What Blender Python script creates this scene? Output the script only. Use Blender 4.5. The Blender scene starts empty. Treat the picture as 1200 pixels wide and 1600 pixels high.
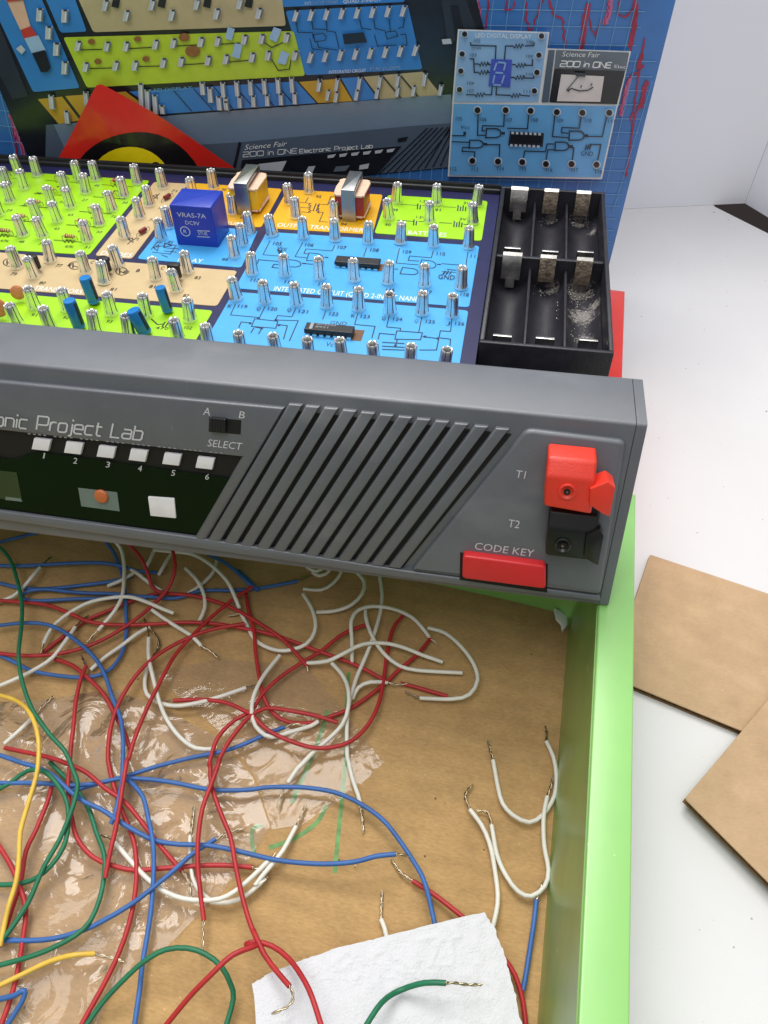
import bpy, bmesh, math, random
from mathutils import Vector, Matrix, noise
rnd = random.Random(7)
S = bpy.context.scene
COL = S.collection
S.unit_settings.scale_length = 0.01            # one unit is one centimetre

# ------------------------------------------------------------------ camera
H = 26.0
WX = Vector((0.99995465, 0.00716693, 0.00627135))      # image right in the world
WY = Vector((0.00952338, -0.75252777, -0.65849166))    # image down
WZ = Vector((0.0, 0.65852152, -0.7525619))             # viewing direction
CAM = Vector((0, 0, H))
cd = bpy.data.cameras.new('camera'); cam = bpy.data.objects.new('camera', cd); COL.objects.link(cam)
cd.sensor_fit = 'VERTICAL'; cd.sensor_height = 36; cd.sensor_width = 27; cd.lens = 27.0
cd.clip_start = 0.5; cd.clip_end = 2000
up = -WY; bk = -WZ
cam.matrix_world = Matrix(((WX.x, up.x, bk.x, 0), (WX.y, up.y, bk.y, 0), (WX.z, up.z, bk.z, H), (0, 0, 0, 1)))
S.camera = cam
S.render.resolution_x = 768; S.render.resolution_y = 1024

# ------------------------------------------------------------------ light
w = bpy.data.worlds.new('World'); S.world = w; w.use_nodes = True
nt = w.node_tree; bg = nt.nodes['Background']
tc = nt.nodes.new('ShaderNodeTexCoord'); sx = nt.nodes.new('ShaderNodeSeparateXYZ'); rp = nt.nodes.new('ShaderNodeValToRGB')
nt.links.new(tc.outputs['Generated'], sx.inputs[0]); nt.links.new(sx.outputs['Z'], rp.inputs['Fac'])
rp.color_ramp.elements[0].position = 0.0; rp.color_ramp.elements[0].color = (0.10, 0.10, 0.11, 1)
rp.color_ramp.elements[1].position = 0.75; rp.color_ramp.elements[1].color = (0.62, 0.62, 0.64, 1)
e = rp.color_ramp.elements.new(0.3); e.color = (0.40, 0.40, 0.42, 1)
nt.links.new(rp.outputs['Color'], bg.inputs['Color']); bg.inputs['Strength'].default_value = 0.82

def area(name, loc, target, sx_, sy_, power, color=(1, 1, 1)):
    l = bpy.data.lights.new(name, 'AREA'); l.shape = 'RECTANGLE'; l.size = sx_; l.size_y = sy_
    l.energy = power; l.color = color
    o = bpy.data.objects.new(name, l); COL.objects.link(o); o.location = loc
    d = Vector(target) - Vector(loc); o.rotation_euler = d.to_track_quat('-Z', 'Y').to_euler()
    return o
area('ceiling_lamp', (-14, 84, 132), (2, 22, 4), 84, 70, 175000, (1.0, 0.985, 0.96))
area('ceiling_lamp', (-22, -22, 150), (4, 24, 0), 80, 80, 84000, (1.0, 0.985, 0.96))
S.view_settings.view_transform = 'Standard'; S.view_settings.look = 'None'
S.view_settings.exposure = 0.07; S.view_settings.gamma = 1.0; S.view_settings.use_curve_mapping = False

# ------------------------------------------------------------------ frames and pixels
class Frame:
    def __init__(s, o, X, Y, Z):
        s.o = Vector(o); s.R = Matrix((X, Y, Z))          # world -> local
        s.c = s.R @ (CAM - s.o)
        s.mat = Matrix.Translation(s.o) @ s.R.transposed().to_4x4()
    def hit(s, p, o, n):
        d = s.R @ (WX * (p[0] - 600) + WY * (p[1] - 800) + WZ * 1200)
        t = (Vector(o) - s.c).dot(n) / d.dot(n)
        return s.c + d * t
    def z(s, p, z=0.0): return s.hit(p, (0, 0, z), Vector((0, 0, 1)))
WORLD = Frame((0, 0, 0), Vector((1, 0, 0)), Vector((0, 1, 0)), Vector((0, 0, 1)))
FL = 0.35; HR = 6.24
KC = WORLD.z((950, 948), HR + 0.05)
KIT = Frame(KC, Vector((0.9870094, -0.15892315, 0.02357707)), Vector((0.1594444, 0.98695799, -0.02216767)), Vector((-0.01974663, 0.02563893, 0.99947622)))
TO = WORLD.z((889, 980), FL); TO.z = 0
TRAY = Frame(TO, Vector((0.9772, -0.2122, 0)).normalized(), Vector((0.2122, 0.9772, 0)).normalized(), Vector((0, 0, 1)))
LID = Frame((0, 37.0, 0), Vector((0.99955, -0.03, 0)).normalized(), Vector((0.03, 0.99955, 0)).normalized(), Vector((0, 0, 1)))

# ------------------------------------------------------------------ materials
def lin(c):
    r = []
    for v in c[:3]:
        v = v / 255.0
        r.append(v / 12.92 if v <= 0.04045 else ((v + 0.055) / 1.055) ** 2.4)
    return (r[0], r[1], r[2], 1)
MATS = {}
def pm(name, rgb, rough=0.5, metal=0.0, var=0.06, vs=2.0, bump=0.0, bs=20.0, spec=0.5, coat=0.0, rvar=0.0):
    m = bpy.data.materials.new(name); m.use_nodes = True; MATS[name] = m
    n = m.node_tree.nodes; L = m.node_tree.links; b = n['Principled BSDF']
    c = lin(rgb)
    b.inputs['Roughness'].default_value = rough; b.inputs['Metallic'].default_value = metal
    b.inputs['Specular IOR Level'].default_value = spec
    b.inputs['Coat Weight'].default_value = coat; b.inputs['Coat Roughness'].default_value = 0.36 if name == 'card_green' else 0.3 if name == 'shaded_green' else 0.12
    tcn = n.new('ShaderNodeTexCoord')
    nz = n.new('ShaderNodeTexNoise'); nz.inputs['Scale'].default_value = vs; nz.inputs['Detail'].default_value = 6
    L.new(tcn.outputs['Object'], nz.inputs['Vector'])
    rm = n.new('ShaderNodeValToRGB')
    rm.color_ramp.elements[0].position = 0.3; rm.color_ramp.elements[1].position = 0.7
    rm.color_ramp.elements[0].color = (c[0] * (1 - var), c[1] * (1 - var), c[2] * (1 - var), 1)
    rm.color_ramp.elements[1].color = (min(1, c[0] * (1 + var)), min(1, c[1] * (1 + var)), min(1, c[2] * (1 + var)), 1)
    L.new(nz.outputs['Fac'], rm.inputs['Fac']); L.new(rm.outputs['Color'], b.inputs['Base Color'])
    if rvar:
        mr = n.new('ShaderNodeMapRange'); mr.inputs['To Min'].default_value = rough - rvar; mr.inputs['To Max'].default_value = rough + rvar
        L.new(nz.outputs['Fac'], mr.inputs['Value']); L.new(mr.outputs['Result'], b.inputs['Roughness'])
    if bump:
        n2 = n.new('ShaderNodeTexNoise'); n2.inputs['Scale'].default_value = bs; n2.inputs['Detail'].default_value = 4
        L.new(tcn.outputs['Object'], n2.inputs['Vector'])
        bp = n.new('ShaderNodeBump'); bp.inputs['Strength'].default_value = bump; bp.inputs['Distance'].default_value = 0.05
        L.new(n2.outputs['Fac'], bp.inputs['Height']); L.new(bp.outputs['Normal'], b.inputs['Normal'])
    return m
def speckle(m, rgb, scale, thr, strength=0.8):
    """small flecks that belong to the surface"""
    n = m.node_tree.nodes; L = m.node_tree.links; b = n['Principled BSDF']
    src = b.inputs['Base Color'].links[0].from_socket
    tcn = n.new('ShaderNodeTexCoord'); vo = n.new('ShaderNodeTexVoronoi'); vo.inputs['Scale'].default_value = scale
    nz = n.new('ShaderNodeTexNoise'); nz.inputs['Scale'].default_value = scale * 6
    mx = n.new('ShaderNodeMix'); mx.data_type = 'VECTOR'; mx.inputs['Factor'].default_value = 0.03
    L.new(tcn.outputs['Object'], nz.inputs['Vector']); L.new(tcn.outputs['Object'], mx.inputs[4]); L.new(nz.outputs['Color'], mx.inputs[5])
    L.new(mx.outputs[1], vo.inputs['Vector'])
    sp = n.new('ShaderNodeSeparateColor'); L.new(vo.outputs['Color'], sp.inputs[0])
    t2 = n.new('ShaderNodeMath'); t2.operation = 'MULTIPLY'; t2.inputs[1].default_value = thr; L.new(sp.outputs[0], t2.inputs[0])
    lt = n.new('ShaderNodeMath'); lt.operation = 'LESS_THAN'; L.new(vo.outputs['Distance'], lt.inputs[0]); L.new(t2.outputs[0], lt.inputs[1])
    gt = n.new('ShaderNodeMath'); gt.operation = 'GREATER_THAN'; L.new(sp.outputs[1], gt.inputs[0]); gt.inputs[1].default_value = 0.6
    mu = n.new('ShaderNodeMath'); mu.operation = 'MULTIPLY'; L.new(lt.outputs[0], mu.inputs[0]); L.new(gt.outputs[0], mu.inputs[1])
    m2 = n.new('ShaderNodeMath'); m2.operation = 'MULTIPLY'; L.new(mu.outputs[0], m2.inputs[0]); m2.inputs[1].default_value = strength
    mc = n.new('ShaderNodeMix'); mc.data_type = 'RGBA'
    L.new(m2.outputs[0], mc.inputs['Factor']); L.new(src, mc.inputs[6]); mc.inputs[7].default_value = lin(rgb)
    L.new(mc.outputs[2], b.inputs['Base Color'])
    return m

pm('table_white', (218, 217, 217), 0.45, var=0.03, vs=0.15, bump=0.12, bs=12); speckle(MATS['table_white'], (60, 58, 56), 1.1, 0.07, 0.7); speckle(MATS['table_white'], (120, 116, 110), 2.6, 0.10, 0.6)
pm('board_white', (242, 242, 246), 0.75, var=0.012, vs=0.08)
pm('floor_brown', (38, 24, 20), 0.7)
pm('card_green', (142, 202, 110), 0.42, var=0.03, vs=0.8, coat=1.0); speckle(MATS['card_green'], (224, 240, 214), 0.9, 0.07, 0.5)
def residue(m, pts):
    n = m.node_tree.nodes; L = m.node_tree.links; b = n['Principled BSDF']; src = b.inputs['Base Color'].links[0].from_socket
    tcn = n.new('ShaderNodeTexCoord'); acc = None
    for p, r in pts:
        d = n.new('ShaderNodeVectorMath'); d.operation = 'DISTANCE'; L.new(tcn.outputs['Object'], d.inputs[0]); d.inputs[1].default_value = p
        mr = n.new('ShaderNodeMapRange'); mr.inputs['From Min'].default_value = 0; mr.inputs['From Max'].default_value = r; mr.inputs['To Min'].default_value = 1; mr.inputs['To Max'].default_value = 0
        L.new(d.outputs['Value'], mr.inputs['Value'])
        if acc is None: acc = mr.outputs[0]
        else:
            mx = n.new('ShaderNodeMath'); mx.operation = 'MAXIMUM'; L.new(acc, mx.inputs[0]); L.new(mr.outputs[0], mx.inputs[1]); acc = mx.outputs[0]
    nz = n.new('ShaderNodeTexNoise'); nz.inputs['Scale'].default_value = 7; nz.inputs['Detail'].default_value = 8; nz.inputs['Roughness'].default_value = 0.75; L.new(tcn.outputs['Object'], nz.inputs['Vector'])
    ad = n.new('ShaderNodeMath'); ad.operation = 'MULTIPLY_ADD'; L.new(acc, ad.inputs[0]); ad.inputs[1].default_value = 0.42; L.new(nz.outputs['Fac'], ad.inputs[2])
    st = n.new('ShaderNodeMapRange'); st.inputs['From Min'].default_value = 0.66; st.inputs['From Max'].default_value = 0.80; L.new(ad.outputs[0], st.inputs['Value'])
    mc = n.new('ShaderNodeMix'); mc.data_type = 'RGBA'; st.inputs['To Max'].default_value = 0.6; L.new(st.outputs[0], mc.inputs['Factor']); L.new(src, mc.inputs[6]); mc.inputs[7].default_value = lin((158, 152, 146)); L.new(mc.outputs[2], b.inputs['Base Color'])
    mr2 = n.new('ShaderNodeMapRange'); L.new(st.outputs[0], mr2.inputs['Value']); mr2.inputs['To Min'].default_value = 0.42; mr2.inputs['To Max'].default_value = 0.95; L.new(mr2.outputs[0], b.inputs['Roughness'])
def corrugated(name, rgb, ang, fib=1.0):
    m = pm(name, rgb, 0.85, var=0.10, vs=0.9, bump=0.25, bs=22, spec=0.2)
    n = m.node_tree.nodes; L = m.node_tree.links; b = n['Principled BSDF']
    src = b.inputs['Base Color'].links[0].from_socket
    tcn = n.new('ShaderNodeTexCoord'); mp = n.new('ShaderNodeMapping'); mp.inputs['Rotation'].default_value = (0, 0, ang)
    L.new(tcn.outputs['Object'], mp.inputs['Vector'])
    wv = n.new('ShaderNodeTexWave'); wv.wave_type = 'BANDS'; wv.bands_direction = 'Y'; wv.inputs['Scale'].default_value = 0.42; wv.inputs['Distortion'].default_value = 0.8
    wv.inputs['Detail'].default_value = 2
    L.new(mp.outputs[0], wv.inputs['Vector'])
    fb = n.new('ShaderNodeTexNoise'); mp2 = n.new('ShaderNodeMapping'); mp2.inputs['Scale'].default_value = (6, 18, 10); mp2.inputs['Rotation'].default_value = (0, 0, ang)
    L.new(tcn.outputs['Object'], mp2.inputs['Vector']); L.new(mp2.outputs[0], fb.inputs['Vector']); fb.inputs['Scale'].default_value = 1.0; fb.inputs['Detail'].default_value = 8
    ad = n.new('ShaderNodeMath'); ad.operation = 'MULTIPLY_ADD'; L.new(wv.outputs['Fac'], ad.inputs[0]); ad.inputs[1].default_value = 0.10 * fib
    fm = n.new('ShaderNodeMapRange'); fm.inputs['From Min'].default_value = 0.3; fm.inputs['From Max'].default_value = 0.7; fm.inputs['To Min'].default_value = 0.93 - 0.19 * fib; fm.inputs['To Max'].default_value = 0.93 + 0.19 * fib
    L.new(fb.outputs['Fac'], fm.inputs['Value']); L.new(fm.outputs['Result'], ad.inputs[2])
    mu = n.new('ShaderNodeMix'); mu.data_type = 'RGBA'; mu.blend_type = 'MULTIPLY'; mu.inputs['Factor'].default_value = 1.0
    L.new(src, mu.inputs[6]); L.new(ad.outputs[0], mu.inputs[7]); L.new(mu.outputs[2], b.inputs['Base Color'])
    speckle(m, (70, 45, 25), 1.6, 0.11 * fib, 0.7)
    speckle(m, (225, 195, 140), 3.1, 0.10, 0.5)
    return m
corrugated('cardboard', (184, 149, 101), 0.0, 0.62)
corrugated('cardboard_flap', (192, 162, 128), 0.5, 0.25)
pm('shaded_green', (116, 158, 76), 0.4, var=0.16, vs=0.45, coat=0.6, bump=0.1, bs=3); speckle(MATS['shaded_green'], (190, 205, 160), 0.7, 0.10, 0.5)  # box green dulled, so the inner wall's shade sits in the colour
pm('card_edge', (120, 88, 55), 0.9, var=0.2, vs=8)
pm('flute_dark', (62, 44, 30), 0.95, var=0.3, vs=12)
pm('grey_plastic', (97, 101, 107), 0.36, var=0.06, vs=0.8, bump=0.2, bs=55, rvar=0.07, spec=0.85); speckle(MATS['grey_plastic'], (150, 152, 154), 5.0, 0.07, 0.35)
def scuffed(m):
    n = m.node_tree.nodes; L = m.node_tree.links; b = n['Principled BSDF']; src = b.inputs['Base Color'].links[0].from_socket
    tcn = n.new('ShaderNodeTexCoord')
    for k, (sc, rot, lo, hi, f) in enumerate((((1.0, 14, 14), (0.3, 0.2, 0.5), 0.70, 0.78, 0.16), ((0.22, 0.5, 0.5), (0, 0, 0.7), 0.55, 0.72, 0.14), ((16, 1.2, 1.2), (0.2, 0.6, 0.9), 0.72, 0.8, 0.14))):
        mp = n.new('ShaderNodeMapping'); mp.inputs['Scale'].default_value = sc; mp.inputs['Rotation'].default_value = rot; L.new(tcn.outputs['Object'], mp.inputs['Vector'])
        nz = n.new('ShaderNodeTexNoise'); nz.inputs['Scale'].default_value = 1.0; nz.inputs['Detail'].default_value = 5; L.new(mp.outputs[0], nz.inputs['Vector'])
        st = n.new('ShaderNodeMapRange'); st.inputs['From Min'].default_value = lo; st.inputs['From Max'].default_value = hi; st.inputs['To Max'].default_value = f; L.new(nz.outputs['Fac'], st.inputs['Value'])
        mc = n.new('ShaderNodeMix'); mc.data_type = 'RGBA'; L.new(st.outputs[0], mc.inputs['Factor']); L.new(src, mc.inputs[6]); mc.inputs[7].default_value = lin((185, 186, 186)); src = mc.outputs[2]
    L.new(src, b.inputs['Base Color'])
scuffed(MATS['grey_plastic'])
pm('grey_dark', (34, 36, 38), 0.5, bump=0.15, bs=50)
pm('black_plastic', (26, 26, 30), 0.42, var=0.15, vs=2.5, bump=0.15, bs=30)
pm('black_rough', (38, 37, 44), 0.5, var=0.3, vs=1.8, bump=0.2, bs=14)
pm('slot_black', (9, 9, 10), 0.6)
pm('window_black', (9, 15, 11), 0.10, var=0.1, spec=0.6)
pm('window_green', (9, 15, 10), 0.08, var=0.1, spec=0.2)
pm('olive_pane', (52, 58, 40), 0.2); pm('pane_grey', (112, 126, 122), 0.3); pm('led_orange', (198, 110, 62), 0.35, bump=0.5, bs=20)
pm('white_key', (236, 236, 238), 0.4); pm('white_ink', (206, 207, 210), 0.5); pm('white_faint', (150, 153, 158), 0.5)
pm('navy_board', (36, 36, 78), 0.35, var=0.12, vs=1.5)
pm('sec_green', (158, 214, 18), 0.38, var=0.05, vs=1.2, coat=0.1); pm('sec_orange', (226, 170, 22), 0.38, var=0.04, coat=0.1)
pm('sec_blue', (72, 166, 228), 0.38, var=0.03, coat=0.1); pm('sec_tan', (200, 176, 132), 0.4, var=0.04, coat=0.1)
pm('ink', (22, 36, 62), 0.5); pm('ink_black', (25, 25, 22), 0.5); pm('cap_white', (232, 236, 232), 0.45)
pm('post_slit', (52, 52, 54), 0.4, 0.6); pm('post_metal', (242, 242, 240), 0.24, 0.82, var=0.05, vs=3); pm('steel', (172, 172, 168), 0.34, 1.0, var=0.12, vs=3)
pm('contact_metal', (216, 213, 206), 0.26, 1.0, var=0.2, vs=4); pm('contact_rust', (150, 136, 120), 0.5, 0.75, var=0.55, vs=6, bump=0.6, bs=12)
pm('crust', (196, 192, 184), 0.9, var=0.3, vs=6)
pm('relay_blue', (32, 58, 172), 0.30, var=0.05, vs=1.5, bump=0.08, bs=20)
pm('coil_yellow', (236, 192, 28), 0.3); pm('coil_red', (156, 42, 28), 0.3); pm('coil_paper', (226, 190, 165), 0.7, var=0.1, vs=5)
pm('chip_black', (30, 28, 28), 0.45, bump=0.15, bs=30); pm('pin_tin', (225, 225, 225), 0.25, 1.0); pm('recess_brown', (112, 84, 62), 0.8)
pm('cap_blue', (36, 124, 196), 0.28, var=0.06); pm('cap_dark', (12, 24, 40), 0.4); pm('disc_orange', (205, 130, 85), 0.6, var=0.1, vs=6, bump=0.5, bs=14)
pm('resistor_tan', (206, 172, 110), 0.4, bump=0.1); pm('resistor_pink', (196, 112, 92), 0.4); pm('band_brown', (92, 40, 22), 0.4); pm('diode_red', (122, 40, 32), 0.3)
pm('red_plastic', (226, 58, 40), 0.35, var=0.05, bump=0.25, bs=30); pm('red_key', (214, 44, 48), 0.35, var=0.03, bump=0.1, bs=40)
pm('terminal_black', (22, 21, 23), 0.3, var=0.1)
pm('red_sheet', (222, 44, 34), 0.22, var=0.04, coat=0.4, bump=0.10, bs=1.2); pm('sheet_black', (24, 22, 22), 0.25, coat=0.4, bump=0.10, bs=1.2); pm('sheet_yellow', (246, 222, 20), 0.3, coat=0.3)
pm('wire_red', (176, 40, 44), 0.5, var=0.14, vs=1.5, bump=0.05); pm('wire_blue', (56, 102, 168), 0.5, var=0.14, vs=1.5); pm('wire_green', (28, 112, 78), 0.5, var=0.14, vs=1.5)
pm('wire_white', (226, 223, 212), 0.45, var=0.08, vs=1.5); pm('wire_yellow', (226, 186, 74), 0.4, var=0.14, vs=1.5); pm('tinned', (190, 175, 150), 0.28, 1.0, var=0.2, vs=10)
pm('towel', (216, 216, 220), 0.95, var=0.02, vs=4, bump=0.7, bs=16, spec=0.1); pm('torn', (240, 242, 238), 0.8)
pm('green_mark', (104, 150, 84), 0.6, var=0.3, vs=3)
# lid print inks
pm('lid_blue', (60, 122, 194), 0.3, var=0.14, vs=0.35, coat=0.25); pm('lid_grid', (118, 172, 216), 0.3); pm('lid_red', (166, 42, 72), 0.3, var=0.25, vs=2); pm('lid_pink', (196, 107, 154), 0.3)
pm('lid_black', (30, 34, 42), 0.28, var=0.2, coat=0.25); pm('lid_dark', (48, 56, 66), 0.28, coat=0.25); pm('lid_grey', (118, 140, 164), 0.28, var=0.08, vs=0.3, coat=0.25); pm('lid_greyd', (86, 102, 120), 0.28, var=0.08, vs=0.4, coat=0.25)
pm('lid_sblue', (58, 138, 218), 0.3, var=0.08, vs=0.5, coat=0.2); pm('lid_tan', (196, 182, 142), 0.3, coat=0.2); pm('lid_green', (192, 220, 60), 0.3, coat=0.2); pm('lid_yel', (208, 166, 58), 0.3, coat=0.2)
pm('lid_lblue', (146, 190, 234), 0.3, var=0.10, vs=0.6, coat=0.2); pm('lid_lblue2', (106, 176, 232), 0.3, var=0.10, vs=0.6, coat=0.2); pm('lid_white', (235, 239, 240), 0.35); pm('lid_metal', (197, 205, 214), 0.3); pm('lid_mshade', (107, 119, 131), 0.3)
pm('lid_brown', (149, 102, 58), 0.4, var=0.2, vs=6); pm('lid_skin', (235, 192, 167), 0.3); pm('lid_brick', (201, 67, 58), 0.3); pm('lid_clear', (163, 198, 236), 0.3); pm('lid_purple', (77, 98, 205), 0.3); pm('lid_meter', (224, 218, 216), 0.35)
def plastic_film(name, fres, dif, bmp, sc):
    m = bpy.data.materials.new(name); m.use_nodes = True; MATS[name] = m
    n = m.node_tree.nodes; L = m.node_tree.links; n.remove(n['Principled BSDF']); out = n['Material Output']
    tr = n.new('ShaderNodeBsdfTransparent'); tr.inputs['Color'].default_value = (0.96, 0.95, 0.93, 1)
    gl = n.new('ShaderNodeBsdfGlossy'); gl.inputs['Roughness'].default_value = 0.10
    df = n.new('ShaderNodeBsdfDiffuse'); df.inputs['Color'].default_value = (0.82, 0.74, 0.70, 1)
    m1 = n.new('ShaderNodeMixShader'); m2 = n.new('ShaderNodeMixShader')
    lw = n.new('ShaderNodeFresnel'); lw.inputs['IOR'].default_value = 1.5
    mu = n.new('ShaderNodeMath'); mu.operation = 'MULTIPLY_ADD'; mu.inputs[1].default_value = fres; mu.inputs[2].default_value = 0.02
    L.new(lw.outputs[0], mu.inputs[0]); m1.inputs[0].default_value = dif
    L.new(tr.outputs[0], m1.inputs[1]); L.new(df.outputs[0], m1.inputs[2]); L.new(mu.outputs[0], m2.inputs[0]); L.new(m1.outputs[0], m2.inputs[1]); L.new(gl.outputs[0], m2.inputs[2])
    tcn = n.new('ShaderNodeTexCoord'); nz = n.new('ShaderNodeTexNoise'); nz.inputs['Scale'].default_value = sc; nz.inputs['Detail'].default_value = 3; nz.inputs['Distortion'].default_value = 1.6
    L.new(tcn.outputs['Object'], nz.inputs['Vector']); bp = n.new('ShaderNodeBump'); bp.inputs['Strength'].default_value = bmp; bp.inputs['Distance'].default_value = 0.4
    L.new(nz.outputs['Fac'], bp.inputs['Height']); L.new(bp.outputs[0], gl.inputs['Normal']); L.new(bp.outputs[0], lw.inputs['Normal'])
    L.new(m2.outputs[0], out.inputs['Surface'])
plastic_film('clear_film', 0.5, 0.11, 0.30, 0.6); plastic_film('smooth_film', 0.34, 0.07, 0.22, 0.8)

# ------------------------------------------------------------------ mesh builder
FONTS = {}
def glyph_mesh(txt):
    if txt not in FONTS:
        c = bpy.data.curves.new('lettering', 'FONT'); c.body = txt; c.resolution_u = 2
        o = bpy.data.objects.new('lettering', c)
        me = bpy.data.meshes.new_from_object(o)
        vs = [(v.co.x, v.co.y) for v in me.vertices]; fs = [tuple(p.vertices) for p in me.polygons]
        x0 = min(v[0] for v in vs); x1 = max(v[0] for v in vs)
        FONTS[txt] = ([(v[0] - x0, v[1]) for v in vs], fs, x1 - x0)
        bpy.data.objects.remove(o); bpy.data.curves.remove(c); bpy.data.meshes.remove(me)
    return FONTS[txt]
RR = [(0.1, 0), (0.5, 0), (0.6, 0.1), (0.6, 0.56), (0.5, 0.66), (0.1, 0.66), (0, 0.56), (0, 0.1), (0.1, 0)]
ST = {'o': (0.6, [RR]), 'n': (0.6, [[(0, 0), (0, 0.66), (0.48, 0.66), (0.6, 0.54), (0.6, 0)]]), 'i': (0.06, [[(0.03, 0), (0.03, 0.66)], [(0.03, 0.85), (0.03, 1.0)]]),
      'c': (0.56, [[(0.56, 0.66), (0.1, 0.66), (0, 0.56), (0, 0.1), (0.1, 0), (0.56, 0)]]), 'P': (0.78, [[(0, 0), (0, 1), (0.68, 1), (0.78, 0.9), (0.78, 0.48), (0.68, 0.38), (0.02, 0.38)]]),
      'r': (0.42, [[(0, 0), (0, 0.66)], [(0.02, 0.5), (0.12, 0.66), (0.42, 0.66)]]), 'j': (0.2, [[(0.2, 0.66), (0.2, -0.12), (0.1, -0.22), (0, -0.22)], [(0.2, 0.85), (0.2, 1)]]),
      'e': (0.6, [[(0.02, 0.33), (0.6, 0.33), (0.6, 0.56), (0.5, 0.66), (0.1, 0.66), (0, 0.56), (0, 0.1), (0.1, 0), (0.58, 0)]]),
      't': (0.42, [[(0.1, 0.95), (0.1, 0.1), (0.2, 0), (0.42, 0)], [(0, 0.66), (0.42, 0.66)]]), 'L': (0.62, [[(0, 1), (0, 0), (0.62, 0)]]),
      'a': (0.6, [[(0.05, 0.66), (0.5, 0.66), (0.6, 0.56), (0.6, 0)], [(0.58, 0.37), (0.1, 0.37), (0, 0.28), (0, 0.1), (0.1, 0), (0.58, 0)]]),
      'b': (0.6, [[(0, 1), (0, 0), (0.5, 0), (0.6, 0.1), (0.6, 0.56), (0.5, 0.66), (0.02, 0.66)]]), 'l': (0.06, [[(0.03, 0), (0.03, 1)]]),
      'E': (0.8, [[(0.8, 1), (0.12, 1), (0, 0.88), (0, 0.12), (0.12, 0), (0.8, 0)], [(0.02, 0.5), (0.72, 0.5)]]), ' ': (0.35, []),
      'O': (0.95, [[(0.12, 0), (0.83, 0), (0.95, 0.12), (0.95, 0.88), (0.83, 1), (0.12, 1), (0, 0.88), (0, 0.12), (0.12, 0)]]), 'N': (0.85, [[(0, 0), (0, 1), (0.85, 0), (0.85, 1)]]),
      '0': (0.95, [[(0.12, 0), (0.83, 0), (0.95, 0.12), (0.95, 0.88), (0.83, 1), (0.12, 1), (0, 0.88), (0, 0.12), (0.12, 0)]]),
      '2': (0.9, [[(0, 1), (0.78, 1), (0.9, 0.9), (0.9, 0.6), (0.78, 0.5), (0.12, 0.5), (0, 0.4), (0, 0), (0.9, 0)]])}

def inset2(P, d):
    n = len(P); out = []
    for i in range(n):
        a, b, c = P[i - 1], P[i], P[(i + 1) % n]
        e1 = (b[0] - a[0], b[1] - a[1]); e2 = (c[0] - b[0], c[1] - b[1])
        l1 = math.hypot(*e1) or 1e-9; l2 = math.hypot(*e2) or 1e-9
        n1 = (-e1[1] / l1, e1[0] / l1); n2 = (-e2[1] / l2, e2[0] / l2)
        k = 1 + n1[0] * n2[0] + n1[1] * n2[1]; k = max(k, 0.3)
        out.append((b[0] + d * (n1[0] + n2[0]) / k, b[1] + d * (n1[1] + n2[1]) / k))
    return out
def basis(n):
    n = Vector(n).normalized()
    u = Vector((1, 0, 0)) if abs(n.x) < 0.8 else Vector((0, 1, 0))
    u = (u - n * u.dot(n)).normalized(); return u, n.cross(u), n
def rounded(P, r, seg=4):
    """P: list of 3-D points of a planar polygon -> same with rounded corners"""
    out = []; n = len(P)
    for i in range(n):
        a, b, c = P[i - 1], P[i], P[(i + 1) % n]
        d1 = (a - b); d2 = (c - b); rr = min(r, d1.length * 0.45, d2.length * 0.45)
        p = b + d1.normalized() * rr; q = b + d2.normalized() * rr
        for k in range(seg + 1):
            t = k / seg; out.append(p * (1 - t) ** 2 + b * 2 * t * (1 - t) + q * t * t)
    return out
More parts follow.
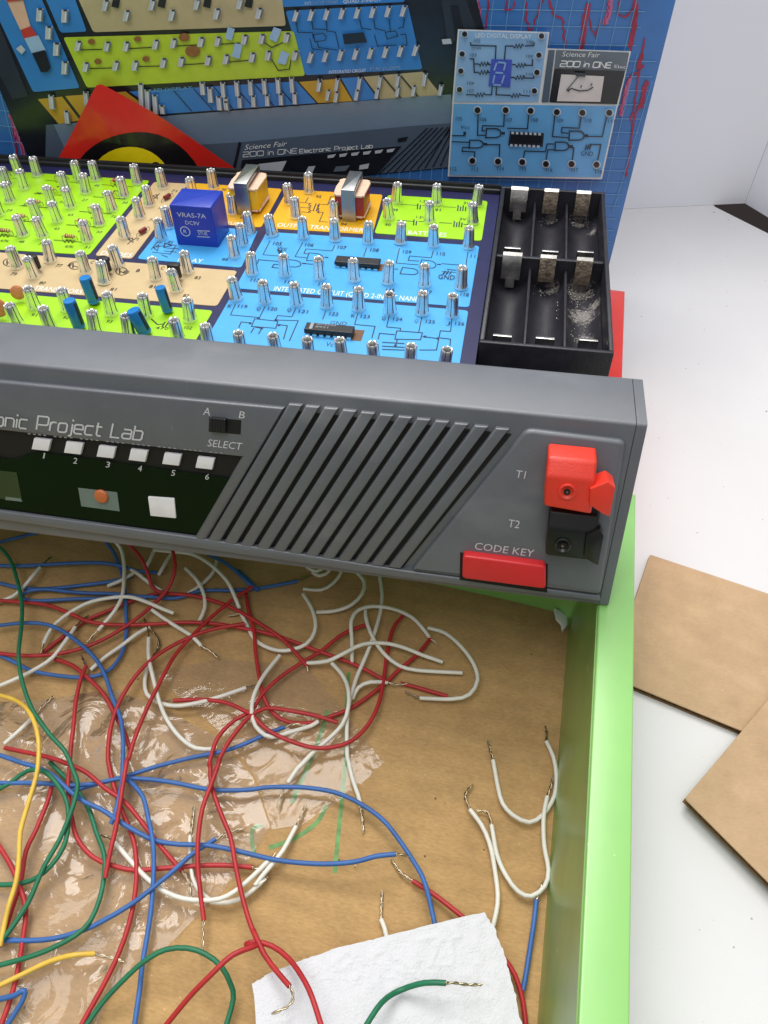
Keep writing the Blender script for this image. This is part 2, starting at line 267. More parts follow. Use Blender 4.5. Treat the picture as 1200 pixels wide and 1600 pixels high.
class MB:
    def __init__(s): s.v = []; s.f = []; s.m = []; s.names = []; s.lay = 0
    def mi(s, name):
        if name not in s.names: s.names.append(name)
        return s.names.index(name)
    def add(s, vs, fs, mat):
        o = len(s.v); k = s.mi(mat); s.v += [Vector(v) for v in vs]
        for f in fs: s.f.append(tuple(i + o for i in f)); s.m.append(k)
    def poly(s, P, mat, n=None, off=0.0):
        n = Vector(n) if n is not None else Vector((0, 0, 0))
        s.add([Vector(p) + n * off for p in P], [tuple(range(len(P)))], mat)
    def box(s, a, b, mat):
        x0, y0, z0 = a; x1, y1, z1 = b
        V = [(x0, y0, z0), (x1, y0, z0), (x1, y1, z0), (x0, y1, z0), (x0, y0, z1), (x1, y0, z1), (x1, y1, z1), (x0, y1, z1)]
        s.add(V, [(0, 3, 2, 1), (4, 5, 6, 7), (0, 1, 5, 4), (1, 2, 6, 5), (2, 3, 7, 6), (3, 0, 4, 7)], mat)
    def plate(s, P, n, h, b, mat, seg=3, bottom=True):
        """prism under the planar polygon P (its top face), height h along -n, top edge rounded by b"""
        u, v, n = basis(n); o = P[0]
        Q = [((p - o).dot(u), (p - o).dot(v)) for p in P]
        A = sum(Q[i - 1][0] * Q[i][1] - Q[i][0] * Q[i - 1][1] for i in range(len(Q)))
        if A < 0: Q.reverse()
        rings = [(0, -h)]
        if b > 0:
            for k in range(seg + 1):
                a = k / seg * math.pi / 2; rings.append((b * (1 - math.cos(a)), -b * (1 - math.sin(a))))
        else: rings.append((0, 0))
        V = []; F = []; m = len(Q)
        for ins, dz in rings:
            R = inset2(Q, ins) if ins > 1e-6 else Q
            V += [o + u * x + v * y + n * dz for x, y in R]
        for k in range(len(rings) - 1):
            for i in range(m):
                j = (i + 1) % m; F.append((k * m + i, k * m + j, (k + 1) * m + j, (k + 1) * m + i))
        F.append(tuple((len(rings) - 1) * m + i for i in range(m)))
        if bottom: F.append(tuple(reversed(range(m))))
        s.add(V, F, mat)
    def rbox(s, a, b, r, mat, rc=None):
        z1 = b[2]; P = [Vector((a[0], a[1], z1)), Vector((b[0], a[1], z1)), Vector((b[0], b[1], z1)), Vector((a[0], b[1], z1))]
        s.plate(rounded(P, rc if rc is not None else r, 3), (0, 0, 1), z1 - a[2], r, mat)
    def tube(s, pts, r, mat, sides=8, cap=True):
        pts = [Vector(p) for p in pts]; n = len(pts); V = []; F = []
        rs = r if isinstance(r, (list, tuple)) else [r] * n
        t = (pts[1] - pts[0]).normalized(); u = t.orthogonal().normalized()
        for i in range(n):
            t = (pts[min(i + 1, n - 1)] - pts[max(i - 1, 0)])
            t = t.normalized() if t.length > 1e-9 else Vector((0, 0, 1))
            u = (u - t * u.dot(t)).normalized(); v = t.cross(u)
            for k in range(sides):
                a = 2 * math.pi * k / sides; V.append(pts[i] + (u * math.cos(a) + v * math.sin(a)) * rs[i])
        for i in range(n - 1):
            for k in range(sides):
                j = (k + 1) % sides; F.append((i * sides + k, i * sides + j, (i + 1) * sides + j, (i + 1) * sides + k))
        if cap: F.append(tuple(reversed(range(sides)))); F.append(tuple((n - 1) * sides + k for k in range(sides)))
        s.add(V, F, mat)
    def lathe(s, prof, o, axis, mat, sides=20, lobes=0, amp=0.0):
        u, v, n = basis(axis); o = Vector(o); V = []; F = []; m = len(prof)
        for r, z in prof:
            for k in range(sides):
                a = 2 * math.pi * k / sides; q = r * (1 + amp * math.cos(lobes * a)) if lobes else r
                V.append(o + n * z + (u * math.cos(a) + v * math.sin(a)) * q)
        for i in range(m - 1):
            for k in range(sides):
                j = (k + 1) % sides; F.append((i * sides + k, i * sides + j, (i + 1) * sides + j, (i + 1) * sides + k))
        F.append(tuple(reversed(range(sides)))); F.append(tuple((m - 1) * sides + k for k in range(sides)))
        s.add(V, F, mat)
    def next(s):
        s.lay = (s.lay + 1) % 48; return s.lay * 0.0006
    def line(s, pts, n, wd, mat, off=0.0):
        """flat ribbon along pts in the plane with normal n"""
        n = Vector(n).normalized(); pts = [Vector(p) for p in pts]; V = []; F = []; off += s.next()
        closed = (pts[0] - pts[-1]).length < 1e-6 and len(pts) > 3
        if closed: pts = pts[:-1]
        N = len(pts)
        for i in range(N):
            a = pts[i - 1] if (i > 0 or closed) else None; c = pts[(i + 1) % N] if (i < N - 1 or closed) else None
            ds = []
            if a is not None: ds.append((pts[i] - a).normalized())
            if c is not None: ds.append((c - pts[i]).normalized())
            ns = [n.cross(d) for d in ds]; m = sum(ns, Vector()); m = m / max(m.length, 1e-6)
            k = 1.0 / max(m.dot(ns[0]), 0.5)
            V.append(pts[i] + m * (wd / 2 * k) + n * off); V.append(pts[i] - m * (wd / 2 * k) + n * off)
        for i in range(N if closed else N - 1):
            j = (i + 1) % N; F.append((2 * i + 1, 2 * j + 1, 2 * j, 2 * i))
        s.add(V, F, mat)
    def text(s, txt, p0, p1, ptop, mat, n, off=0.0, shear=0.0):
        """lettering from p0 to p1 along the baseline; cap height reaches ptop above p0"""
        vs, fs, wd = glyph_mesh(txt); p0, p1, ptop = Vector(p0), Vector(p1), Vector(ptop)
        ux = (p1 - p0) / wd; uy = (ptop - p0); uy = uy / 0.7; off += s.next(); n = Vector(n).normalized()
        s.add([p0 + ux * (x + shear * y) + uy * y + n * off for x, y in vs], fs, mat)
    def strokes(s, txt, p0, p1, ptop, mat, n, wd, off=0.0, gap=0.17):
        p0, p1, ptop = Vector(p0), Vector(p1), Vector(ptop)
        tot = sum(ST[c][0] for c in txt) + gap * (len(txt) - 1); ux = (p1 - p0) / tot; uy = ptop - p0; x = 0
        for c in txt:
            for L in ST[c][1]: s.line([p0 + ux * (x + a) + uy * b for a, b in L], n, wd, mat, off)
            x += ST[c][0] + gap
    def build(s, name, parent=None, smooth=True, ang=38):
        me = bpy.data.meshes.new(name); me.from_pydata([tuple(v) for v in s.v], [], s.f)
        for nm in s.names: me.materials.append(MATS[nm])
        me.polygons.foreach_set('material_index', s.m)
        if smooth:
            me.polygons.foreach_set('use_smooth', [True] * len(s.f)); me.set_sharp_from_angle(angle=math.radians(ang))
        me.update()
        o = bpy.data.objects.new(name, me); COL.objects.link(o)
        if parent is not None: o.parent = parent
        return o
def thing(name, label, cat, mat=None, group=None):
    o = bpy.data.objects.new(name, None); COL.objects.link(o); o.empty_display_size = 1
    o['label'] = label; o['category'] = cat
    if group: o['group'] = group
    if mat is not None: o.matrix_world = mat
    return o
def tag(o, label=None, cat=None, group=None, kind=None):
    for k, v in (('label', label), ('category', cat), ('group', group), ('kind', kind)):
        if v: o[k] = v
    return o
def spline(P, step=0.25):
    P = [Vector(p) for p in P]; out = []
    E_ = [P[0] * 2 - P[1]] + P + [P[-1] * 2 - P[-2]]
    for i in range(1, len(E_) - 2):
        a, b, c, d = E_[i - 1:i + 3]; n = max(2, int((c - b).length / step))
        for k in range(n):
            t = k / n
            out.append(0.5 * ((2 * b) + (c - a) * t + (2 * a - 5 * b + 4 * c - d) * t * t + (3 * b - a - 3 * c + d) * t ** 3))
    out.append(P[-1]); return out
UP = Vector((0, 0, 1))

# ================================================================== the setting
wz = WORLD.z
wl, wr = wz((985, 328)), wz((1120, 322)); wd_ = (wr - wl).normalized()
tr1, tr2 = wr, wz((1200, 362)); td = (tr2 - tr1).normalized()
b = MB(); P = [wl - wd_ * 90 + Vector((-wd_.y, wd_.x, 0)) * 0.6, wr + Vector((-wd_.y, wd_.x, 0)) * 0.6 - td * 0.0, wr, tr1 + td * ((-45 - tr1.y) / td.y), Vector((-75, -45, 0))]
b.plate([Vector((p.x, p.y, 0)) for p in P], (0, 0, 1), 3.0, 0.25, 'table_white')
tag(b.build('table'), kind='structure')
b = MB(); b.add([(-400, -400, -72), (400, -400, -72), (400, 400, -72), (-400, 400, -72)], [(0, 1, 2, 3)], 'floor_brown'); tag(b.build('floor'), kind='structure')
wc = wz((1164, 318)); we = wz((1200, 340)); nb = Vector((-wd_.y, wd_.x, 0))
def panel(a, c, n, h, t=0.5):
    m = MB(); V = []
    for q, dn in ((a, 0), (c, 0), (c, t), (a, t)):
        V.append(Vector((q.x, q.y, 0.012)) + n * dn)
    m.add(V + [v + UP * h for v in V], [(0, 3, 2, 1), (4, 5, 6, 7), (0, 1, 5, 4), (1, 2, 6, 5), (2, 3, 7, 6), (3, 0, 4, 7)], 'board_white'); return m
m_ = panel(wl - wd_ * 85, Vector((wc.x, wc.y, 0)) - wd_ * 0.02, nb, 30); tag(m_.build('backdrop_board', smooth=False), 'plain white board standing upright behind the blue printed lid', 'backdrop')
rd = (we - wc).normalized(); m_ = panel(wc, wc + rd * 30, Vector((-rd.y, rd.x, 0)), 30)
tag(m_.build('backdrop_board', smooth=False), 'narrow white side board over the dark gap at the table corner', 'backdrop')

# cardboard sheets on the table
def flap(P, z, label):
    P = [wz(p, z) for p in P]; t = thing('cardboard_sheet', label, 'cardboard', Matrix.Translation((P[0].x, P[0].y, 0)), 'cardboard pieces on the white table')
    P = [p - Vector((P[0].x, P[0].y, 0)) if i else Vector((0, 0, p.z)) for i, p in enumerate(P)]
    P = [Vector((p.x, p.y, z)) for p in P]
    a = MB(); a.plate(rounded(P, 0.08, 2), (0, 0, 1), 0.06, 0.02, 'cardboard_flap'); a.build('top_liner', t)
    c = MB(); Q = [p - UP * 0.24 for p in P]; c.plate(Q, (0, 0, 1), 0.05, 0, 'card_edge'); c.build('bottom_liner', t)
    f = MB(); ce = sum(P, Vector()) / len(P)
    n = len(P)
    for i in range(n):          # wavy fluting seen at the cut edges
        A, B = P[i], P[(i + 1) % n]; d = (B - A); L_ = d.length; d.normalize(); inn = (ce - (A + B) / 2); inn.z = 0; inn = (inn - d * inn.dot(d)).normalized()
        pts = []; k = int(L_ / 0.08)
        for j in range(k + 1):
            s_ = 0.05 + (L_ - 0.1) * j / k; zz = z - 0.15 + 0.085 * math.sin(j * 1.25)
            pts.append((A + d * s_ + inn * 0.05).to_2d().to_3d() + UP * zz)
        V = []; F = []
        for j, p in enumerate(pts): V += [p, p + inn * 0.6]
        for j in range(k): F.append((2 * j, 2 * j + 2, 2 * j + 3, 2 * j + 1))
        f.add(V, F, 'flute_dark')
    f.build('fluting', t); return t
flap([(1015.5, 866), (1420, 1000), (1290, 1196), (952, 1056)], 0.32, 'brown cardboard sheet lying flat on the table beside the green wall')
flap([(1070, 1247.5), (1330, 940), (1560, 1180), (1300, 1478)], 0.66, 'brown cardboard sheet with pointed corner overlapping the other sheet')

# ================================================================== open green box
tray = thing('open_box', 'open cardboard box with green walls holding loose jumper wires', 'box', TRAY.mat)
b = MB(); b.box((-42, -29, 0.02), (0, 1.3, FL), 'cardboard'); b.build('bottom_panel', tray, smooth=False)
def wall(P, name, rim):
    m = MB(); m.plate([Vector((x, y, HR)) for x, y in P], (0, 0, 1), HR - 0.04, 0.06, 'card_green'); return m.build(name, tray)
wall([(0.012, -29), (1.1, -29), (1.1, 1.98), (0.012, 1.98)], 'side_wall', 0)
wall([(-43.1, -29), (-42.01, -29), (-42.01, 1.98), (-43.1, 1.98)], 'side_wall', 0)
wall([(-42, 1.35), (-14, 1.12), (-6, 0.9), (-2.5, 0.75), (-0.7, 0.62), (-0.1, 0.08), (0, 0.08), (0, 1.97), (-6, 2.2), (-14, 2.4), (-42, 2.6)], 'back_wall', 0)
wall([(-43.1, -30.1), (1.1, -30.1), (1.1, -29.02), (-43.1, -29.02)], 'front_wall', 0)
b = MB(); b.box((-0.03, -28.9, FL + 0.003), (0.008, -0.02, HR - 0.07), 'shaded_green'); b.build('wall_shade_panel', tray, smooth=False)  # thin added panel that paints shade onto the right wall's inner face
b = MB()            # torn scrap of white lining in the back corner
tp = [TRAY.z(p, FL + 0.5) for p in ((866, 950), (876, 954), (887, 963), (887, 975), (879, 986), (877, 975), (869, 966))]
b.plate(tp, (0, 0, 1), 0.12, 0.03, 'torn'); b.build('torn_lining', tray)
b = MB()            # green marks printed on the bottom
def marks(pts, wd):
    q = spline([TRAY.z(p, FL + 0.006) for p in pts], 0.15); b.line(q, UP, wd, 'green_mark')
marks([(545, 1050), (541, 1110), (540, 1180), (533, 1260), (527, 1320), (523, 1364)], 0.14)
marks([(512, 1110), (500, 1150), (480, 1200), (455, 1255)], 0.16)
marks([(510, 1258), (495, 1285), (460, 1310), (420, 1325)], 0.14); marks([(410, 1290), (395, 1295), (394, 1315), (397, 1332)], 0.14)
b.build('green_mark', tray)

# ================================================================== electronics kit
kit = thing('electronics_kit', 'grey electronic project lab with spring posts resting on the green box', 'electronics kit', KIT.mat)
ZB = 4.3
kz = KIT.z
XL = -36.0
# lower case
b = MB(); b.rbox((XL + 0.3, 1.2, 0.02), (-1.2, 18.9, 3.0), 0.1, 'black_plastic'); b.build('lower_case', kit)
# board with raised black rim at the back and sides
yb = kz((600, 291), ZB).y; xr = kz((783, 291), ZB).x; xr2 = kz((748, 534), ZB).x
b = MB(); b.box((XL + 0.5, 3.9, 3.02), (xr - 0.0, yb + 0.5, ZB), 'navy_board')
b.build('circuit_board', kit, smooth=False)
yr = kz((600, 279), ZB + 0.35).y
b = MB(); b.rbox((XL + 0.3, yb + 0.02, 3.03), (xr + 0.02, yr + 0.12, ZB + 0.35), 0.07, 'black_plastic')
b.rbox((XL + 0.3, yr - 0.1, 3.05), (xr + 0.02, yr + 0.38, ZB + 0.2), 0.06, 'black_plastic'); b.build('back_rim', kit)
# battery compartment ------------------------------------------------
ZR = 4.6
q = [kz(p, ZR) for p in ((783, 291), (945, 299), (960, 550), (742, 536))]
bx0 = xr + 0.04; bx1 = (q[1].x + q[2].x) / 2; by1 = (q[0].y + q[1].y) / 2; by0 = (q[2].y + q[3].y) / 2
bfx0 = bx0
ymid = kz((850, 410), ZR - 0.3).y
bat = MB(); tk = 0.16; zf = 3.15
for (x0, y0, x1, y1, zt) in ((bx0, by0, bx1, by0 + tk, ZR), (bx0, by1 - tk, bx1, by1, ZR), (bx0, by0 + tk + .002, bx0 + tk, by1 - tk - .002, ZR), (bx1 - tk, by0 + tk + .002, bx1, by1 - tk - .002, ZR), (bx0 + tk + .002, ymid - 0.09, bx1 - tk - .002, ymid + 0.09, ZR - 0.12)):
    bat.rbox((x0, y0, 1.4), (x1, y1, zt), 0.035, 'black_rough')
iw = (bx1 - bx0 - 2 * tk) / 3
residue(MATS['black_rough'], [(tuple(kz(p, 3.4)), r) for p, r in (((860, 340), 0.5), ((905, 345), 0.6), ((930, 365), 0.5), ((862, 450), 0.5), ((905, 455), 0.9), ((910, 490), 0.9), ((935, 480), 0.6), ((912, 525), 0.5), ((860, 395), 0.35))])
for row in ((by0 + tk + .004, ymid - 0.094), (ymid + 0.094, by1 - tk - .004)):
    for c in range(3):                     # curved trough of one cell
        cx = bx0 + tk + iw * (c + 0.5); V = []; F = []; n = 14
        for j in range(n + 1):
            a = math.pi * (1.08 + 0.84 * j / n); x = cx + (iw / 2 - 0.02) / math.cos(math.pi * 0.08) * math.cos(a) ; z = zf + 0.75 + (iw / 2) * 1.0 * math.sin(a)
            V += [(x, row[0], z), (x, row[1], z)]
        for j in range(n): F.append((2 * j, 2 * j + 2, 2 * j + 3, 2 * j + 1))
        bat.add(V, F, 'black_rough')
        if c < 2: bat.rbox((cx + iw / 2 - 0.05, row[0], 2.4), (cx + iw / 2 + 0.05, row[1], zf + 0.95), 0.03, 'black_rough')
bat.box((bx0 + .01, by0 + .01, 1.3), (bx1 - .01, by1 - .01, zf - 0.12), 'black_plastic')
battery = bat.build('battery_compartment', kit)
for ri, row in enumerate(((by0 + tk, ymid - 0.09), (ymid + 0.09, by1 - tk))):
    for c in range(3):
        cx = bx0 + tk + iw * (c + 0.5) - 0.05; m = MB()
        wdt = 0.36 if c == 0 else 0.30; yt = row[1] - 0.03
        mt = 'contact_metal' if c == 0 else 'contact_rust'
        # back contact: bent tab rising from the wall
        pr = [(yt - 0.26, zf + 0.55), (yt - 0.30, zf + 0.95), (yt - 0.10, zf + 1.45), (yt - 0.02, zf + 1.55), (yt + 0.04, zf + 1.40)]
        V = []; F = []
        for (y, z) in pr: V += [(cx - wdt, y, z), (cx + wdt, y, z)]
        for j in range(len(pr) - 1): F.append((2 * j, 2 * j + 1, 2 * j + 3, 2 * j + 2))
        o_ = len(V)
        V += [(v[0], v[1] + 0.03, v[2] - 0.012) for v in V[:o_]]
        F += [tuple(reversed([i + o_ for i in f])) for f in F[:len(pr) - 1]]
        m.add(V, F[:2] + F[4:6], mt); m.add(V, F[2:4] + F[6:8], 'contact_metal')
        if c == 0:
            m.box((cx - 0.17, yt - 0.27, zf + 0.2), (cx + 0.17, yt - 0.24, zf + 0.62), 'contact_metal')
        m.build('contact_tab', battery)
        m = MB(); pc_ = kz((((785, 524), (852, 528), (920, 531)), ((801, 387), (860, 392), (915, 393)))[ri][c], 4.05); yl = pc_.y - 0.05; cx = pc_.x; w2 = 0.33
        m.rbox((cx - w2, yl, zf + 0.3), (cx + w2, yl + 0.14, 4.05), 0.02, 'contact_metal'); m.build('contact_plate', battery)
# leaked battery residue
m = MB(); rr = random.Random(3)
def crust(pa, pb, n, sz, spread):
    for _ in range(n):
        t = rr.random(); p = (pa[0] + (pb[0] - pa[0]) * t + rr.gauss(0, spread), pa[1] + (pb[1] - pa[1]) * t + rr.gauss(0, spread))
        hgt = 3.30 + rr.random() * 0.25; c = kz(p, hgt); s_ = sz * (0.4 + rr.random())
        if not (bx0 + tk < c.x < bx1 - tk and by0 + tk < c.y < by1 - tk): continue
        xx = (c.x - bx0 - tk) / iw % 1 - 0.5; c.z = zf + 0.76 - iw / 2 * math.sqrt(max(0, 1 - (2 * xx) ** 2 * .85)) + 0.02
        k = 5; a0 = rr.random() * 6; V = [c + Vector((math.cos(a0 + j * 1.2566) * s_ * (0.5 + rr.random()), math.sin(a0 + j * 1.2566) * s_ * (0.5 + rr.random()), 0)) for j in range(k)]
        V.append(c + UP * s_ * 0.8); m.add(V, [(j, (j + 1) % k, k) for j in range(k)], 'crust')
crust((842, 342), (880, 338), 25, 0.022, 2.5); crust((884, 340), (925, 345), 30, 0.024, 3); crust((928, 345), (932, 385), 25, 0.022, 2)
crust((838, 452), (878, 446), 25, 0.022, 4); crust((885, 450), (930, 452), 90, 0.024, 7); crust((890, 470), (925, 500), 60, 0.02, 9); crust((900, 505), (915, 530), 30, 0.018, 8); crust((936, 430), (936, 535), 25, 0.02, 2.0); crust((873, 470), (876, 520), 25, 0.022, 2); crust((800, 335), (815, 334), 14, 0.02, 2)
m.build('battery_residue', battery)['kind'] = 'stuff'

# printed sections ----------------------------------------------------
SECT = {
 'resistors': ('sec_green', [(-80, 261), (234, 282), (139, 398), (-80, 385)]), 'diodes': ('sec_tan', [(241, 284), (294, 287), (206, 404), (148, 399)]),
 'relay': ('sec_blue', [(258, 349), (403, 360), (377, 418), (214, 404)]), 'tuning': ('sec_orange', [(305, 286), (441, 295), (408, 355), (261, 344)]),
 'output': ('sec_orange', [(449, 296), (598, 304), (582, 366), (416, 356)]), 'batteries': ('sec_green', [(606, 304.5), (762, 314), (752.5, 376), (585, 364)]),
 'nand': ('sec_blue', [(417, 362), (749, 384), (733, 480), (367, 450)]), 'flipflop': ('sec_blue', [(365, 455.5), (732, 485), (716, 582), (298, 572)]),
 'transistors': ('sec_tan', [(-80, 388), (371, 423), (339, 478), (-80, 444)]), 'capacitors': ('sec_green', [(-80, 450), (333, 485), (292, 555), (-80, 524)])}
ZS = ZB + 0.03
sec = {}
for k_, (mt, P) in SECT.items():
    m = MB(); m.plate(rounded([kz(p, ZS) for p in P], 0.16, 4), UP, 0.028, 0.006, mt, seg=1); sec[k_] = m
def K(p, z=ZS + 0.004): return kz(p, z)
def tl(s_, pts, wd=0.035, mt='ink'): sec[s_].line([K(p) for p in pts], UP, wd, mt)
def tt(s_, txt, p, w_, h_=7, mt='ink', sl=0.075):
    """small lettering: left baseline px p, width px, height px"""
    dx = (898 - p[0]) / (p[1] + 500.0)
    sec[s_].text(txt, K(p), K((p[0] + w_, p[1] + w_ * sl)), K((p[0] + h_ * dx, p[1] - h_)), mt, UP)
# captions
tt('output', 'OUTPUT TRANSFORMER', (432, 354), 135, 6, 'cap_white', 0.065); tt('batteries', 'BATTERIES', (637, 366), 60, 6, 'cap_white', 0.065)
tt('nand', 'INTEGRATED CIRCUIT (QUAD 2-INPUT NAND)', (427, 454), 232, 7, 'cap_white', 0.076)
tt('diodes', 'DIODES', (156, 398), 48, 6, 'cap_white', 0.08); tt('relay', 'RELAY', (277, 408), 38, 6, 'cap_white', 0.08)
tt('transistors', 'TRANSISTORS', (51, 453), 75, 6.5, 'cap_white', 0.085); tt('tuning', 'TUNING', (352, 351), 40, 5, 'cap_white', 0.07)
# traces: quad NAND
for a, b_ in (((422, 376), (411, 398)), ((473, 379), (461, 401)), ((523, 383), (519, 392)), ((573, 387), (568, 401)), ((624, 388), (619, 411)), ((677, 392), (674, 403)), ((731, 394), (728, 415))): tl('nand', [a, b_])
tl('nand', [(411, 398), (435, 400)]); tl('nand', [(461, 401), (480, 403)]); tl('nand', [(519, 392), (478, 389), (475, 396), (483, 397)]); tl('nand', [(619, 411), (654, 414)]); tl('nand', [(674, 403), (640, 400), (638, 407), (655, 408)]); tl('nand', [(728, 415), (690, 412)])
def gate(s_, x, y, w_=26, h_=12):
    pts = [(x, y + h_), (x + 4, y)]
    for j in range(9):
        a = -math.pi / 2 + math.pi * j / 8; pts.append((x + w_ * 0.62 + math.cos(a) * w_ * 0.38 - math.sin(a) * -2, y + h_ / 2 + w_ * 0.045 + math.sin(a) * h_ / 2))
    pts.append(pts[0]); tl(s_, pts)
    tl(s_, [(x + w_ + 2, y + h_ / 2 + 1), (x + w_ + 8, y + h_ / 2 + 1.5)], 0.06)
gate('nand', 479, 395); gate('nand', 655, 406); gate('nand', 440, 405, 30, 11); gate('nand', 625, 418, 28, 10)
tl('nand', [(398, 424), (404, 406), (440, 409)]); tl('nand', [(440, 414), (428, 413), (425, 418), (436, 419)]); tl('nand', [(476, 412), (505, 415), (507, 424)]); tl('nand', [(622, 421), (602, 419)]); tl('nand', [(660, 425), (664, 436)]); tl('nand', [(716, 423), (698, 421)])
tl('nand', [(437, 396), (440, 393), (434, 391), (437, 396)], 0.08)
for t_, p in (('105', (426, 383)), ('106', (476, 385)), ('107', (527, 389)), ('108', (578, 393)), ('109', (629, 396)), ('110', (682, 399)), ('111', (735, 403)), ('112', (391, 440)), ('113', (444, 443)), ('114', (497, 447)), ('115', (551, 452)), ('116', (603, 455)), ('117', (661, 459)), ('118', (719, 463))): tt('nand', t_, p, 13, 5)
tt('nand', 'Vcc', (431, 391), 16, 6); tt('nand', 'GND', (684, 436), 26, 7)
for j in range(3): tl('nand', [(692 + j * 5, 429), (696 + j * 5, 424)], 0.05)
tl('nand', [(690, 424), (716, 426)], 0.04)
# traces: flip-flops
for x in ((368, 475, 360, 492), (414, 479, 405, 497), (462, 482, 456, 495), (509, 486, 504, 499), (559, 490, 554, 507), (608, 494, 604, 511), (659, 496, 654, 520), (706, 499, 704, 518)): tl('flipflop', [(x[0], x[1]), (x[2], x[3])])
tl('flipflop', [(360, 492), (404, 496)]); tl('flipflop', [(456, 495), (434, 493), (430, 500), (466, 501), (452, 533)]); tl('flipflop', [(393, 510), (398, 498), (434, 502), (431, 513), (393, 510)]); tl('flipflop', [(393, 505), (377, 503), (373, 512)]); tl('flipflop', [(392, 520), (397, 512)]); tl('flipflop', [(404, 522), (409, 513), (398, 511)]); tl('flipflop', [(434, 507), (449, 509), (443, 530)])
tl('flipflop', [(554, 507), (586, 510), (581, 528)]); tl('flipflop', [(604, 511), (626, 513), (625, 518)]); tl('flipflop', [(617, 530), (620, 517), (660, 520), (657, 531), (617, 530)]); tl('flipflop', [(660, 526), (684, 529)]); tl('flipflop', [(704, 518), (688, 517), (682, 547), (655, 547)]); tl('flipflop', [(687, 528), (704, 530), (703, 540)]); tl('flipflop', [(617, 523), (593, 521), (591, 530)]); tl('flipflop', [(597, 535), (632, 537)]); tl('flipflop', [(597, 541), (632, 543)]); tl('flipflop', [(621, 530), (618, 540)]); tl('flipflop', [(597, 546), (650, 548)])
for p in ((391, 505), (404, 497), (431, 500), (436, 508), (618, 540), (664, 526), (684, 529), (409, 513)): tl('flipflop', [(p[0] - 2, p[1]), (p[0] + 2, p[1] + .3)], 0.09)
for t_, p in (('119', (371, 481)), ('120', (418, 485)), ('121', (466, 489)), ('122', (514, 493)), ('123', (563, 497)), ('124', (614, 501)), ('125', (665, 505)), ('126', (711, 508))): tt('flipflop', t_, p, 14, 5)
for t_, p in (('K', (355, 481)), ('Q', (400, 485)), ('Q', (448, 487)), ('K', (548, 496)), ('Q', (596, 500)), ('Q', (647, 504)), ('J', (697, 507))): tt('flipflop', t_, p, 6, 5)
tt('flipflop', 'GND', (515, 507), 26, 6); tt('flipflop', 'Vcc', (508, 541), 17, 7)
# batteries, transformer, relay, transistor, resistor symbols
for (y, dx) in ((322, 6), (347, 0)):
    x0 = 620 + dx; tl('batteries', [(x0, y - 3), (x0 + 26, y - 1)]); tl('batteries', [(x0 + 34, y - 1), (x0 + 52, y + .5)]); tl('batteries', [(x0 + 66, y + 1), (x0 + 86, y + 2)]); tl('batteries', [(x0 + 104, y + 3.5), (x0 + 120, y + 4.5)])
    for xx in (27, 31, 90, 94, 98, 102): tl('batteries', [(x0 + xx, y - 5 + xx * .04 + (2 if xx in (31, 94, 102) else 0)), (x0 + xx - 1, y + 4 + xx * .04)], 0.05)
    tt('batteries', '1.5V', (x0 + 30, y - 6), 14, 3.5); tt('batteries', '3V', (x0 + 98, y - 3), 10, 3.5)
for t_, p in (('89', (612, 330)), ('90', (601, 353)), ('91', (679, 330))): tt('batteries', t_, p, 9, 4)
for dx in (0, 5): tl('output', [(489 + dx, 330), (494 + dx, 318)], 0.05)
tl('output', [(482, 308), (477, 317), (487, 318)]); tl('output', [(467, 316), (476, 317)]); tl('output', [(469, 324), (482, 325)]); tl('output', [(470, 331), (483, 332)]); tl('output', [(499, 319), (512, 320), (517, 307), (524, 307)]); tl('output', [(495, 331), (505, 332), (499, 346), (512, 347)])
for j in range(4): tl('output', [(485 + (j % 2) * 2, 318 + j * 3.6), (482, 320 + j * 3.6), (486, 321.5 + j * 3.6)]); tl('output', [(499 - (j % 2), 319 + j * 3.6), (496, 321 + j * 3.6), (499, 322.5 + j * 3.6)])
tt('output', '95', (493, 309), 8, 4); tt('output', '94', (532, 352), 9, 4)
tl('tuning', [(358, 306), (364, 298)]); tt('tuning', '98', (345, 298), 7, 4); tt('tuning', '97', (374, 342), 8, 4)
for L_ in ([(236, 390), (246, 378), (252, 379)], [(238, 394), (266, 397), (274, 385)], [(256, 392), (276, 394)], [(256, 387), (280, 389)], [(244, 386), (256, 384)], [(262, 381), (276, 384)], [(252, 398), (262, 402)]): tl('relay', L_, 0.04)
tl('relay', [(240, 387), (248, 383), (246, 392), (240, 387)], 0.05); tl('relay', [(258, 380), (268, 384), (256, 386), (258, 380)], 0.05)
tt('relay', '88', (346, 407), 9, 4); tt('relay', '85', (261, 380), 8, 4)
for (cx, cy) in ((50, 410), (153, 415), (226, 424)):
    x0, y0 = cx - 36 if cx < 100 else cx - 36, cy
    pts = [(x0 + 9 * math.cos(a * 0.5236), y0 + 6 * math.sin(a * 0.5236)) for a in range(13)]; pts[-1] = pts[0]; tl('transistors', pts, 0.04, 'ink_black'); tl('transistors', [(x0 - 3, y0 - 4), (x0 - 3, y0 + 4)], 0.05, 'ink_black'); tl('transistors', [(x0 - 3, y0), (x0 + 6, y0 + 3)], 0.04, 'ink_black')
for t_, p in (('79', (15, 430)), ('80', (60, 444)), ('77', (86, 417)), ('81', (171, 454)), ('80', (191, 427)), ('82', (285, 464)), ('83', (303, 436)), ('81', (232, 450)), ('B', (105, 416)), ('C', (140, 412)), ('B', (212, 425)), ('C', (250, 421))): tt('transistors', t_, p, 5 if len(t_) < 2 else 9, 4.5, 'ink_black')
RES = [(5, 266, 1), (95, 272, 1), (183, 279, 1), (77, 292.5, 0), (170, 298, 0), (55, 312, 0), (148, 321, 0), (31, 334, 0), (128, 342, 0), (7, 357, 0), (108, 366, 0)]
